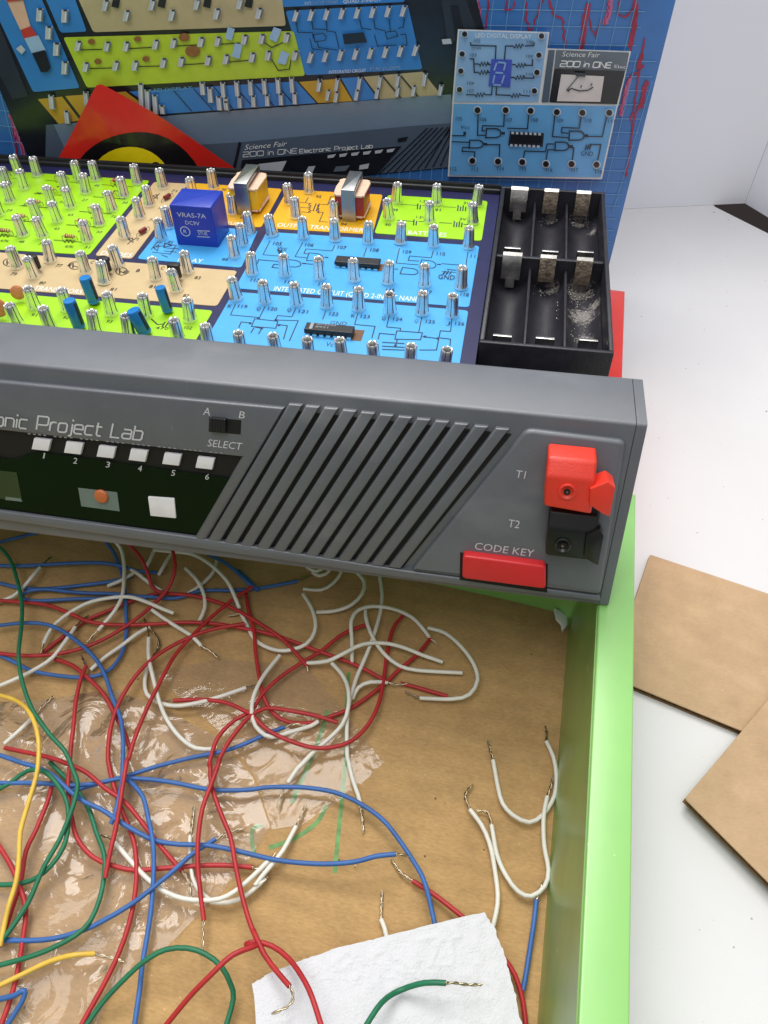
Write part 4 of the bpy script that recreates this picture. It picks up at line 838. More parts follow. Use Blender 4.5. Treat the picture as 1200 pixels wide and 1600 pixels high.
for P, mt in (([(59, 155), (97, 151), (125, 188), (92, 194)], 'lid_yel'), ([(102, 150), (196, 143), (250, 182), (132, 190)], 'lid_yel'), ([(202, 143), (463, 127), (494, 161), (256, 178)], 'lid_sblue'), ([(467, 128), (530, 123), (551, 158), (497, 161)], 'lid_yel'), ([(533, 122), (565, 120), (591, 155), (553, 158)], 'lid_sblue'), ([(568, 120), (660, 112), (690, 149), (594, 155)], 'lid_tan')): ap(P, mt, 3)
for k in range(6): x = 270 + k * 32; al([(x, 140 - k * 2), (x + 30, 174 - k * 2.2)], 'lid_black', 0.04, 4)
for x in (605, 632): al([(x - 8, 118 - (x - 600) * .08), (x + 22, 154 - (x - 600) * .07)], 'lid_black', 0.06, 4)
al([(140, 148), (180, 184)], 'lid_black', 0.1, 4)
ap([(72, 195), (705, 147), (710, 192), (640, 197), (375, 222), (90, 240)], 'lid_grey', 4)
ap([(72, 195), (84, 194), (104, 238), (90, 300), (70, 300)], 'lid_greyd', 4)
ap([(90, 240), (375, 222), (640, 197), (712, 192), (703, 261), (585, 272), (300, 300), (92, 300)], 'lid_greyd', 5)
al([(375, 222), (366, 262)], 'lid_black', 0.12, 6)
ap([(378, 250), (628, 228), (590, 271), (470, 282), (372, 290)], 'lid_black', 6)
for k in range(9): al([(668 + k * 8 - (k * 2 if k > 5 else 0), 200 - k * .5), (592 + k * 12, 272 - k * 1.6)], 'lid_black', 0.05, 6)
at_('Science Fair', (382, 234), (447, 228), (382, 226), 'lid_white', 6, 0.25)
for s_, a, c in (('200 in ONE', (380, 245), (464, 239)), ('Electronic Project Lab', (468, 239), (582, 231))):
    h_ = 7.5 if s_[0] == '2' else 6; art.strokes(s_, LP(a, 0.2), LP(c, 0.2), LP((a[0], a[1] - h_), 0.2), 'lid_white', NL, 0.032)
ap([(405, 256), (448, 251), (440, 268), (380, 272)], 'lid_metal', 7); ap([(482, 260), (493, 259), (487, 272), (476, 272)], 'lid_metal', 7); ap([(525, 260), (547, 258), (540, 267), (521, 268)], 'lid_mshade', 7); ap([(562, 258), (577, 255), (575, 263), (561, 265)], 'lid_metal', 7); ap([(622, 216), (638, 213), (634, 220), (621, 222)], 'lid_black', 6)
for k in range(6): ap([(512 + k * 18.5, 242.5 - k * 1.8), (525 + k * 18.5, 240.5 - k * 1.8), (521 + k * 18.5, 246 - k * 1.8), (512 + k * 18.5, 247 - k * 1.8)], 'lid_metal', 7)
al([(585, 276), (700, 266)], 'lid_grid', 0.04, 3)
ap([(585, 273), (704, 262), (702, 282), (520, 292), (560, 276)], 'lid_blue', 3)
for k in range(7): al([(590 + k * 17, 272 - k * 1.7), (588 + k * 17, 290 - k)], 'lid_grid', 0.03, 4)
# picture posts
def pp(x, y, dx=3, h_=14, w_=9):
    art.poly([LP((x - w_ / 2 + dx * .0, y), 0.19), LP((x + w_ / 2, y + 0.5), 0.19), LP((x + w_ / 2 + dx, y - h_), 0.19), LP((x - w_ / 2 + dx, y - h_ - .5), 0.19)], 'lid_metal', NL, art.next())
    art.poly([LP((x + w_ * .0, y), 0.22), LP((x + w_ * .18, y), 0.22), LP((x + w_ * .18 + dx, y - h_ + 3), 0.22), LP((x + dx, y - h_ + 3), 0.22)], 'lid_white', NL, art.next())
    art.poly([LP((x + w_ * .3, y), 0.22), LP((x + w_ * .5, y), 0.22), LP((x + w_ * .5 + dx, y - h_ + 2), 0.22), LP((x + w_ * .3 + dx, y - h_ + 2), 0.22)], 'lid_mshade', NL, art.next())
    art.poly([LP((x - w_ * .28 + dx, y - h_ + 2.5), 0.23), LP((x + w_ * .28 + dx, y - h_ + 2.5), 0.23), LP((x + w_ * .28 + dx, y - h_ - .3), 0.23), LP((x - w_ * .28 + dx, y - h_ - .3), 0.23)], 'lid_dark', NL, art.next())
for x, y in ((62, 33), (76, 61), (88, 87), (101, 116), (101, 35)): pp(x, y, 1, 20, 11)
for x, y in ((163, 17), (236, 16), (306, 15), (373, 14), (196, 33), (267, 32), (337, 30), (403, 29)): pp(x, y, 4, 17, 10)
for x, y in ((121, 79), (166, 80), (196, 80), (242, 77), (270, 75), (313, 73), (339, 72), (381, 69), (408, 68), (447, 66), (133, 112), (180, 110), (210, 110), (254, 106), (282, 104), (324, 102), (352, 100), (393, 97), (418, 94), (460, 94)): pp(x, y, 3, 15, 10)
for k in range(8): pp(460 + k * 24, 33 - k * 1.1, 5, 17, 8); pp(483 + k * 23.4, 98 - k * 1.6, 5, 17, 8)
for x, y, h_ in ((82, 170, 22), (106, 193, 20), (136, 165, 22), (222, 170, 40), (232, 178, 38), (244, 178, 30), (255, 178, 14), (318, 148, 20), (330, 160, 24), (344, 172, 22), (355, 172, 14)): pp(x, y, -2, h_, 9)
for k in range(6): pp(350 + k * 21.5, 152 - k * 1.5, -2, 24, 8); pp(354 + k * 21.5, 170 - k * 1.5, -1, 18, 8)
for x, y in ((498, 143), (511, 157), (524, 160), (556, 157), (588, 154), (620, 151), (645, 150), (687, 149)): pp(x, y, 3, 17, 7)
for x, y in ((497, 143), (525, 142), (560, 140), (592, 138), (620, 136), (662, 134)): pp(x, y, 3, 20, 7)
# antenna coil, transistors, capacitors of the picture
ap([(10, 0), (36, 0), (48, 42), (32, 47)], 'lid_skin', 5); ap([(8, -5), (35, -5), (37, 0), (11, 3)], 'lid_brick', 6); ap([(32, 47), (48, 41), (58, 55), (38, 62)], 'lid_brick', 6); ap([(38, 60), (60, 55), (72, 79), (50, 84)], 'lid_clear', 6); ap([(50, 83), (70, 78), (79, 106), (75, 112), (64, 113)], 'lid_black', 7); ap([(25, 76), (33, 70), (40, 78), (34, 85)], 'lid_metal', 6)
for x in (180, 252, 323, 388): ap([(x - 6, 10), (x + 5, 13), (x + 8, 0), (x - 3, -4)], 'lid_black', 6)
for x, y, rx in ((143, 65, 6), (153, 96, 6), (215, 61, 6), (228, 92, 6), (288, 58, 9), (301, 80, 12)): ap([LL for LL in [(x + rx * math.cos(a * .628), y + rx * 0.75 * math.sin(a * .628)) for a in range(10)]], 'lid_brown', 6)
for P in ([(352, 60), (362, 63), (367, 45), (356, 42)], [(420, 60), (432, 66), (440, 46), (428, 42)], [(362, 88), (374, 92), (379, 70), (367, 67)], [(433, 98), (446, 101), (452, 84), (440, 78)]): ap(P, 'lid_clear', 6)
for P in ([(126, 78), (160, 77)], [(200, 76), (237, 74)], [(274, 72), (308, 70)], [(345, 69), (376, 67)], [(412, 66), (425, 74), (443, 66)], [(140, 107), (175, 106)], [(216, 104), (250, 103)], [(288, 101), (320, 99)], [(356, 97), (390, 94)], [(424, 92), (435, 110), (452, 108), (455, 92)]): al(P, 'lid_black', 0.04, 5)
# integrated-circuit drawing of the picture
ap([(535, 53), (568, 50), (574, 66), (538, 69)], 'lid_black', 7)
for L_ in ([(463, 34), (465, 50), (488, 51), (490, 60)], [(487, 32), (489, 45), (510, 46)], [(510, 32), (511, 50)], [(490, 54), (505, 52), (510, 57), (508, 63), (492, 65), (490, 54)], [(484, 60), (488, 76), (505, 78)], [(495, 65), (498, 74), (528, 78)], [(512, 48), (524, 50), (530, 76)], [(562, 30), (565, 44), (580, 46)], [(584, 30), (586, 44), (602, 48)], [(602, 50), (618, 48), (622, 56), (605, 61), (602, 50)], [(585, 54), (590, 72), (620, 70)], [(625, 54), (634, 53), (636, 70), (624, 72)], [(608, 30), (610, 48)], [(632, 28), (630, 42), (622, 44)]): al(L_, 'lid_black', 0.035, 5)
at_('INTEGRATED CIRCUIT', (514, 115), (572, 112), (514, 110)); at_('FLIP FLOPS', (578, 111), (626, 108), (578, 106)); at_('INTEGRATED CIRCUIT', (476, 8), (528, 5), (476, 3)); at_('QUAD 2-INPUT', (536, 5), (596, 2), (536, 0)); at_('ANTENNA', (69, 140), (107, 138), (69, 134)); at_('Ge DIODE', (96, 50), (132, 48), (95, 44)); at_('TRANSISTORS', (277, 44), (324, 42), (277, 39)); at_('CAPACITORS', (291, 125), (333, 122), (291, 119))
at_('LED DISPLAY', (235, 144), (300, 139), (235, 139), 'lid_grid', 5)
# cards
ap([(715.5, 45.5), (858.5, 50), (843.5, 162), (706.5, 161)], 'lid_white', 8); ap([(855, 75.5), (986, 80), (965.5, 167), (841, 162)], 'lid_white', 8); ap([(707, 159), (965.5, 164), (940.5, 280), (699.5, 275.5)], 'lid_white', 8)
ap([(718, 48), (856, 52.5), (841, 159), (709, 159)], 'lid_lblue', 9); ap([(857, 78), (867, 78), (857, 160), (846, 160)], 'lid_greyd', 9); ap([(869, 78), (983, 82), (978, 110), (866, 106)], 'lid_mshade', 9); ap([(866, 107), (977, 111), (964, 163), (858, 160)], 'lid_black', 9); ap([(709, 162), (963, 166), (938.5, 277), (702, 273.5)], 'lid_lblue2', 9)
ap([(877, 116), (944, 119), (938, 159), (870, 158)], 'lid_meter', 10)
at_('Science Fair', (878, 88), (936, 89.5), (878, 80), 'lid_white', 10, 0.25); at_('Elec', (960, 106), (978, 107), (960, 101), 'lid_white', 10)
art.strokes('200 in ONE', LP((875, 103.5), 0.33), LP((954, 106), 0.33), LP((877, 95), 0.33), 'lid_white', NL, 0.045)
al([(886, 142), (893, 138), (905, 142), (918, 141), (927, 136)], 'lid_dark', 0.05, 11); al([(885, 141), (907, 115)], 'lid_dark', 0.04, 11); ap([(898, 113), (916, 114), (914, 120), (900, 119)], 'lid_dark', 12)
for x, y in ((888, 143), (907, 137), (923, 134)): al([(x, y), (x + 2, y - 4)], 'lid_dark', 0.05, 12)
at_('LED DIGITAL DISPLAY', (743, 58), (830, 60.5), (743, 51), 'lid_white', 11)
ap([(768, 92), (800, 93), (797, 136), (763, 134)], 'lid_purple', 10)
def eyelet(x, y, r=6):
    for k, (rr_, mt, lay) in enumerate(((r * 1.25, 'lid_white', 11), (r, 'lid_mshade', 12), (r * 0.8, 'lid_black', 13))):
        ap([(x + rr_ * math.cos(a * .5236), y + rr_ * 1.0 * math.sin(a * .5236)) for a in range(12)], mt, lay)
for x, y in ((726, 53), (846, 56), (722, 84), (842, 86), (720, 111), (839, 113), (718, 140), (835, 142), (746, 172), (790, 172), (829, 173), (870, 175), (910, 176), (952, 176), (738, 251), (778, 252), (816, 253), (853, 256), (893, 256), (932, 257)): eyelet(x, y, 4.6 if y < 160 else 5.2)
for L_ in ([(735, 66), (736, 71), (775, 72), (774, 92)], [(788, 93), (790, 72), (802, 72)], [(820, 72), (834, 71), (835, 66)], [(734, 92), (740, 92), (741, 113), (748, 113)], [(740, 100), (748, 100)], [(760, 100), (767, 101)], [(760, 113), (766, 113)], [(800, 101), (806, 101)], [(820, 102), (832, 102), (832, 92)], [(798, 121), (804, 121)], [(818, 122), (834, 122), (834, 118)], [(728, 148), (742, 148)], [(758, 148), (768, 148), (769, 135)], [(776, 136), (775, 148), (798, 149)], [(814, 149), (828, 150)]): al(L_, 'lid_dark', 0.05, 11)
for x, y in ((802, 72), (748, 100), (748, 113), (806, 102), (804, 121), (742, 148), (798, 149)): al([(x + j * 2.3, y + (3 if j % 2 else -3) * (0 if j in (0, 7) else 1)) for j in range(8)], 'lid_dark', 0.045, 11)
for L_ in ([(776, 98), (772, 110)], [(790, 98), (787, 110)], [(773, 117), (770, 130)], [(788, 117), (784, 130)], [(778, 97), (789, 98)], [(774, 113), (786, 114)], [(771, 132), (783, 133)]): al(L_, 'lid_lblue', 0.07, 11)
for t_, a in (('102', (740, 66)), ('103', (734, 88)), ('104', (730, 132)), ('107', (730, 144)), ('108', (823, 68)), ('109', (822, 90)), ('110', (822, 118)), ('111', (818, 145))): at_(t_, a, (a[0] + 10, a[1] + .4), (a[0] + .5, a[1] - 5), 'lid_dark', 11)
at_('COM', (737, 77), (751, 77.4), (737, 73), 'lid_dark', 11)
for L_ in ([(747, 178), (746, 211), (758, 211)], [(788, 178), (787, 197), (754, 196), (753, 204), (758, 204)], [(826, 179), (824, 201), (792, 200)], [(867, 180), (863, 213), (888, 215)], [(908, 182), (905, 200), (878, 199), (877, 207), (888, 208)], [(948, 182), (941, 213), (916, 213)], [(706, 221), (734, 222)], [(723, 230), (733, 230)], [(723, 229), (722, 236), (742, 237), (741, 246)], [(758, 226), (781, 226), (780, 246)], [(818, 247), (820, 236), (852, 237), (855, 225), (866, 225)], [(853, 251), (856, 234), (866, 234)], [(890, 230), (897, 231), (894, 251)], [(921, 226), (939, 226), (934, 250)], [(706, 212), (725, 212), (726, 206)]): al(L_, 'lid_dark', 0.055, 11)
def lgate(x, y, w_, h_):
    pts = [(x, y + h_), (x + 1, y)] + [(x + w_ * .6 + math.cos(a) * w_ * .4, y + h_ / 2 + math.sin(a) * h_ / 2) for a in [-math.pi / 2 + math.pi * j / 8 for j in range(9)]]; pts.append(pts[0]); al(pts, 'lid_dark', 0.06, 11); al([(x + w_ + 1, y + h_ / 2), (x + w_ + 6, y + h_ / 2)], 'lid_dark', 0.12, 11)
lgate(759, 201, 24, 14); lgate(889, 205, 24, 14); lgate(733, 219, 22, 12); lgate(867, 222, 22, 13)
ap([(797, 205), (850, 208), (848, 229), (794, 227)], 'lid_dark', 11); ap([(799, 211), (847, 213), (846, 224), (797, 222)], 'lid_black', 12)
for k in range(7): ap([(799 + k * 7, 205.5 + k * .3), (803 + k * 7, 205.7 + k * .3), (803 + k * 7, 209.5 + k * .3), (799 + k * 7, 209.3 + k * .3)], 'lid_metal', 13); ap([(797 + k * 7, 225 + k * .3), (801 + k * 7, 225.2 + k * .3), (801 + k * 7, 229 + k * .3), (797 + k * 7, 228.8 + k * .3)], 'lid_metal', 13)
for t_, a in (('105', (712, 188)), ('106', (750, 189)), ('107', (790, 190)), ('108', (830, 190)), ('109', (870, 191)), ('110', (914, 191)), ('111', (950, 192)), ('112', (703, 266)), ('113', (737, 267)), ('114', (777, 266)), ('115', (812, 266)), ('116', (853, 268)), ('117', (893, 268)), ('118', (930, 271))): at_(t_, a, (a[0] + 10, a[1] + .3), (a[0] + .4, a[1] - 6), 'lid_dark', 11)
at_('Vcc', (719, 201), (734, 201.3), (719.5, 195), 'lid_dark', 11); at_('GND', (907, 243), (926, 243.5), (908, 236), 'lid_dark', 11); al([(724, 208), (728, 208)], 'lid_dark', 0.16, 11)
for j in range(3): al([(914 + j * 3.4, 234), (917 + j * 3.4, 226)], 'lid_dark', 0.06, 11)
art.build('printed_artwork', lid, smooth=False)

# red sign sheet leaning on the lid ------------------------------------
sg = thing('red_sign', 'shiny red sheet with black and yellow rounds leaning on the lid', 'sign', Matrix.Translation(LID.mat @ LP((240, 200))))
inv = sg.matrix_world.inverted(); tn = Vector((0, -1, 0.10)).normalized()
def SP(p, off=0.0):
    P0 = Vector((0, -1.35, 5.0)); q_ = LID.hit(p, P0 - Vector((0, off, 0)), tn); q_.y += 0.10 * math.sin(q_.x * 1.3 + q_.z * .8); return inv @ (LID.mat @ q_)
def fan(m, P, c, mt, off, rings=6):
    n = len(P); V = [SP(c, off)]; F = []
    for r in range(1, rings + 1):
        for p in P: V.append(SP((c[0] + (p[0] - c[0]) * r / rings, c[1] + (p[1] - c[1]) * r / rings), off))
    for i in range(n): F.append((0, 1 + (i + 1) % n, 1 + i))
    for r in range(rings - 1):
        for i in range(n): j = (i + 1) % n; F.append((1 + r * n + i, 1 + r * n + j, 1 + (r + 1) * n + j, 1 + (r + 1) * n + i))
    m.add(V, F, mt)
def dense(P, n=8):
    out = []
    for i in range(len(P)):
        a, c = P[i], P[(i + 1) % len(P)]
        for k in range(n): out.append((a[0] + (c[0] - a[0]) * k / n, a[1] + (c[1] - a[1]) * k / n))
    return out
sheet_px = dense([(60, 320), (92, 246), (151, 133), (156, 131.5), (161, 132.5), (250, 184), (371, 264), (430, 330)])
m = MB(); fan(m, sheet_px, (200, 240), 'red_sheet', 0.0, 10); fan(m, sheet_px, (200, 240), 'red_sheet', -0.03, 10); m.build('sheet', sg)
def arcpx(cx, cy, rx, ry, a0, a1, n=20): return [(cx + rx * math.cos(math.radians(a0 + (a1 - a0) * k / n)), cy - ry * math.sin(math.radians(a0 + (a1 - a0) * k / n))) for k in range(n + 1)]
m = MB(); fan(m, arcpx(212, 320, 112, 114, 180, 0), (212, 315), 'sheet_black', 0.03, 10); fan(m, arcpx(203, 308, 71, 80, 180, 0), (203, 300), 'sheet_yellow', 0.06, 8); fan(m, arcpx(243, 262, 9, 9.5, 0, 360), (243, 262), 'sheet_black', 0.08, 3); m.build('printed_rounds', sg)

# ================================================================== clear bags, towel
def sheet(px, z0, amp, freq, seed, mt, name, thick=0.0, rings=26, sub=10, edge=0.0):
    P = [wz(p, z0) for p in dense(px, sub)]; c = sum(P, Vector()) / len(P); n = len(P); V = []; F = []
    def hgt(q, r):
        s_ = Vector((q.x * freq, q.y * freq, seed)); a = 1 - abs(noise.noise(s_)) * 2; b2 = 1 - abs(noise.noise(s_ * 2.3 + Vector((5, 1, 0)))) * 2
        return amp * (0.65 * max(a, 0) ** 2 + 0.35 * max(b2, 0) ** 2) * (1 - edge * r ** 6)
    V.append(c - c + UP * hgt(c, 0))
    jit = [1 + edge * 0.0 + (0.018 if thick else 0.012) * noise.noise(Vector((i * 0.9, seed, 0))) for i in range(n)]
    for r in range(1, rings + 1):
        t = r / rings
        for i, p in enumerate(P):
            q = c + (p - c) * t * (jit[i] if r == rings else 1); V.append(q - c + UP * hgt(q, t))
    for i in range(n): F.append((0, 1 + i, 1 + (i + 1) % n))
    for r in range(rings - 1):
        for i in range(n): j = (i + 1) % n; F.append((1 + r * n + i, 1 + (r + 1) * n + i, 1 + (r + 1) * n + j, 1 + r * n + j))
    m = MB(); m.add(V, F, mt)
    if thick:
        k = len(V); V2 = [v - UP * thick for v in V]; m.add(V2, [tuple(reversed(f)) for f in F], mt)
        rim = [1 + (rings - 1) * n + i for i in range(n)]; m.add([V[i] for i in rim] + [V2[i] for i in rim], [(i, n + i, n + (i + 1) % n, (i + 1) % n) for i in range(n)], mt)
    o = m.build(name, ang=70); o.location = c; return o
A0 = [(-60, 1100), (60, 1095), (180, 1078), (260, 1110), (345, 1155), (395, 1215), (422, 1292), (385, 1350), (330, 1412), (262, 1478), (235, 1487), (170, 1560), (130, 1660), (-60, 1700)]
o = sheet(A0, FL + 0.05, 0.30, 0.42, 3.3, 'clear_film', 'plastic_bag', edge=0.8); tag(o, 'large crumpled clear plastic bag under the wires on the cardboard', 'plastic bag', 'clear plastic bags in the box')
o = sheet([(236, 1050), (345, 1030), (478, 1041), (540, 1115), (600, 1190), (555, 1235), (470, 1290), (425, 1296), (400, 1215), (340, 1140)], FL + 0.03, 0.06, 0.25, 8.1, 'smooth_film', 'plastic_bag', edge=0.7); tag(o, 'smooth flat clear bag with pointed corner beside the crumpled bag', 'plastic bag', 'clear plastic bags in the box')
o = sheet([(396, 1537), (418, 1522), (476, 1499), (530, 1480), (588, 1467), (672, 1445), (757, 1425), (772, 1451), (790, 1497), (805, 1555), (820, 1625), (835, 1700), (415, 1760)], FL + 1.1, 0.06, 2.2, 5.5, 'towel', 'paper_towel', thick=0.18, rings=44, edge=0.1); tag(o, 'torn white quilted paper towel lying over the wires', 'paper towel')

# ================================================================== jumper wires
def A(x, y): return (x / 3, 820 + y / 3)
def B(x, y): return (350 + x / 2.667, 820 + y / 2.667)
def C(x, y): return (x / 2.857, 1180 + y / 2.857)
def D(x, y): return (380 + x / 2.4, 1180 + y / 2.4)
def E(x, y): return (780 + x / 2.76, 820 + y / 2.76)
def PX(s_):
    """'A 10,20 30,40 B 1,2' -> pixels; the letter names the map the following pairs use"""
    f = None; out = []
    for t in s_.split():
        if t in 'ABCDE': f = {'A': A, 'B': B, 'C': C, 'D': D, 'E': E}[t]
        else: x, y = t.split(','); out.append(f(float(x), float(y)))
    return out
GRP = 'jumper wires lying loose in the green box'
def wire(col, path, h, label, b0=None, b1=None, h0=None, h1=None, r=0.075):
    pts = PX(path); n = len(pts); wr_ = random.Random(len(label) * 7 + n); ph = wr_.random() * 6; zz = []
    for i in range(n):
        t = i / (n - 1); e0 = min(1, t * 4); e1 = min(1, (1 - t) * 4)
        z = h * (0.75 + 0.25 * math.sin(ph + t * 5)); a = h0 if h0 is not None else z * 0.6; c = h1 if h1 is not None else z * 0.6
        z = z * min(e0, e1) + (a * (1 - e0) if e0 < e1 else c * (1 - e1)) if min(e0, e1) < 1 else z
        zz.append(FL + 0.02 + r + z)
    P = spline([wz(p, z) for p, z in zip(pts, zz)], 0.22); org = P[len(P) // 2].copy(); org.z = FL
    # slow unevenness of real wire
    Q = []
    for i, p in enumerate(P):
        s_ = Vector((i * 0.11, ph, len(label))); Q.append(p - org + Vector((noise.noise(s_) * 0.055, noise.noise(s_ + Vector((9, 0, 0))) * 0.055, 0)))
    m = MB(); m.tube(Q, r, 'wire_' + col, 9); o = m.build('jumper_wire', ang=60); o.location = org
    tag(o, label, 'wire', GRP)
    for bp, end, dirp, ze in ((b0, Q[0], Q[min(3, len(Q) - 1)], zz[0]), (b1, Q[-1], Q[max(-4, -len(Q))], zz[-1])):
        if bp is None: 
            bp_pts = [end, end + (end - dirp).normalized() * 0.12]
            if len(path) < 0: pass
            continue
        px_ = PX(bp); L_ = [end + (dirp - end).normalized() * 0.1, end] + [wz(p, max(FL + 0.06, ze - 0.05 * (k + 1))) - org for k, p in enumerate(px_)]
        S_ = spline(L_, 0.06); mm = MB()
        for s2 in (0, math.pi):
            T_ = []
            for k, p in enumerate(S_): T_.append(p + Vector((math.cos(k * 0.8 + s2), math.sin(k * 0.8 + s2) * .7, math.sin(k * 0.8 + s2) * .7)) * 0.026)
            mm.tube(T_, 0.026, 'tinned', 5)
        mm.build('bare_end', o, ang=80)
    return o
W = wire
# blue
W('blue', 'A -30,88 80,62 160,42 300,15', 0.3, 'dusky blue wire under the dark window at the left edge', h1=0.8)
W('blue', 'A -30,190 150,190 330,180 450,178 550,190 640,215 740,222', 0.35, 'blue wire running straight from the left edge just below the kit', b1='A 770,218')
W('blue', 'A 440,20 520,110 550,170 575,240 590,330 590,430 585,530 560,620 500,690 400,715 260,708 150,685 60,640 -30,600', 0.3, 'blue wire curving down from the kit then back to the left edge')
W('blue', 'A -30,265 120,295 250,295 400,280 520,265 620,242', 0.2, 'blue wire passing behind the short white wire at left edge')
W('blue', 'A 690,340 560,325 400,318 220,302 140,310 108,330 125,352 200,355 350,350 500,345 660,336 820,345 920,315 1020,305 B 0,272 130,265 230,250 310,235', 0.25, 'blue wire doubled back in a narrow hairpin below the kit', b1='B 335,222 362,213')
W('blue', 'A 960,130 1060,180 1130,240 1180,290 B 60,190 110,235 140,275', 0.45, 'short blue wire slanting out from under the grille')
W('blue', 'A -30,475 100,463 200,465 280,490 370,550 440,620 490,700 530,810 565,900 575,1000 572,1100 568,1190 C 525,200 510,270 493,310', 0.8, 'long blue wire arching from the left edge down to the bag')
W('blue', 'C 300,160 350,150 480,118 580,90 700,50 850,10 B 0,940 100,905 180,870 250,845', 0.5, 'blue wire rising to the right with a bright twisted end', b1='B 290,830 330,835 362,842')
W('blue', 'C -30,-8 90,30 170,55 240,95 300,150 380,205 450,235 530,290 620,345 700,382 800,400 930,408 1050,430 D 60,380 150,395 300,408 420,400 500,378 575,370', 0.75, 'long blue wire ending bluntly on bare cardboard right of the bag', b1='D 600,374 620,378', h1=1.0)
W('blue', 'C -30,122 150,125 300,135 420,125 520,105 640,105 780,120 950,152 D 20,130 100,120 230,120 340,140 430,180 520,240 580,310 640,400 680,480 715,632 730,700', 0.65, 'long blue wire sweeping right and down under the paper towel', h1=0.4)
W('blue', 'C 560,105 590,130 635,190 660,280 682,370 692,470 685,600 670,720 650,830 630,940 620,1060 600,1230', 0.7, 'blue wire running down the bag to the bottom edge')
W('blue', 'C -30,835 20,828 120,832 240,820 380,775 500,715 600,655 690,585 780,510 860,440 965,372', 0.55, 'blue wire crossing the bag diagonally up to a bare tip', b1='C 1020,345 1085,325')
W('blue', 'C -30,1095 60,1078 100,1058 112,1068 95,1110 40,1190 20,1230', 0.5, 'dark blue wire kinked sharply at the lower left')
W('blue', 'D 1100,545 1090,640 1075,740 1060,830 1050,880', 0.25, 'short blue wire lying along the green wall', b0='D 1112,500 1140,460')
# red
W('red', 'A -30,355 100,362 220,375 320,412 420,455 550,470 720,465 860,460 1000,462 B 30,420 150,445 240,470 400,530 560,590 680,650', 0.45, 'long red wire running almost level across under the kit', b1='B 710,665 770,662')
W('red', 'A 560,40 650,140 690,220 720,300 780,320 900,328 1000,355 1100,395 B 133,400 230,465 290,525 345,585', 0.5, 'red wire bending right below the kit with a curled bare end', b1='B 352,608', h0=1.2)
W('red', 'A 795,60 818,190 790,290 740,350 640,440 520,520 400,575 270,605 130,612 -30,596', 0.6, 'red wire dropping from the kit then curving to the left edge', h0=1.4)
W('red', 'A 190,605 300,520 400,450 520,400 640,350 740,320', 0.15, 'dark red wire beneath the arched white wire')
W('red', 'A 1180,290 1080,360 980,440 900,520 830,600 770,700 700,830 640,980 600,1100 C 565,20 545,150 520,290 490,430 470,550', 0.9, 'long red wire slanting from the grille down to mid bag')
W('red', 'A 1150,465 1000,490 900,520 780,580 680,660 600,760 540,870 510,980 505,1080 C 490,60 520,180 555,280 590,370 605,460 600,600 575,740 530,880 460,1030 350,1230', 0.6, 'red wire bowing left then down to the bottom edge past the bag', h1=0.3)
W('red', 'A 260,630 340,660 420,725 490,800 540,890 580,970 605,1050', 0.25, 'short red wire partly hidden below the arching blue wire')
W('red', 'A 400,660 375,720 355,820 345,930 330,1050 C 310,60 305,140 320,250 350,370 420,450 500,485 600,508 720,500 860,492 1000,490 1130,497', 0.5, 'red wire going straight down then turning level across the bag', b0='A 390,635 383,615', b1='C 1175,520 1195,545')
W('red', 'A 20,1045 130,1070 C 220,15 310,45 390,80 470,150 560,215 650,320 730,420 815,518', 0.6, 'red wire running down the bag to a thin curled tip', b1='C 838,555 852,635')
W('red', 'C 235,100 215,200 165,330 115,430 90,560 60,660 20,790 -20,860', 0.45, 'red wire beside the yellow wire at the left')
W('red', 'C -30,360 50,490 95,600 118,690 105,830 80,980 50,1090 0,1230', 0.35, 'red wire from the left edge down past the yellow end')
W('red', 'B 605,412 500,455 400,530 330,572 230,640 160,705 110,778 A 1100,915 1020,1000 985,1120 C 943,40 943,130 980,250 1030,370 1052,500 1080,630 1120,760 1180,890 D 40,660 80,750 125,815 170,870', 0.75, 'long red wire ending on the paper towel with a hooked tip', b1='D 188,905 170,940 110,970', h1=1.7)
W('red', 'B 475,825 380,795 250,772 170,768 110,800 A 1130,945 1060,1040 1010,1150 C 985,20 945,130 905,240 882,390 882,520 895,640 910,738', 0.9, 'red wire crossing its neighbour and ending above bare cardboard', b1='C 905,800 908,900', h1=0.4)
W('red', 'A 810,822 950,818 1060,832 1140,868 B 115,790 170,845 250,890 380,930 500,915 580,860 640,760 668,640 685,520 708,430 745,380', 0.55, 'red wire bent in a wide U under the grille', b0='A 780,825', h1=0.2)
W('red', 'A 1155,320 1165,400 1190,500 B 130,520 145,620 165,720 215,795 290,825 380,825', 0.35, 'red wire dropping straight then hooking right beside the white loop', b1='B 430,800 460,788')
W('red', 'B 860,475 800,540 730,600 680,655 600,720 520,770 430,805', 0.2, 'red wire slanting up beneath the red U')
W('red', 'B 735,660 800,675 870,695 930,712', 0.12, 'short red wire inside the white loop at right')
W('red', 'C 720,1230 840,1080 940,980 1040,890 1140,850 D 10,708 50,700 110,715 170,760 220,830 260,910 300,1030', 2.3, 'red wire arching from the bottom edge onto the paper towel', h0=0.6, h1=2.0)
W('red', 'D 635,470 720,525 820,605 900,680 975,765 1020,830 1050,920 1065,1030', 0.3, 'red wire running beneath the paper towel', b0='D 590,440 555,390')
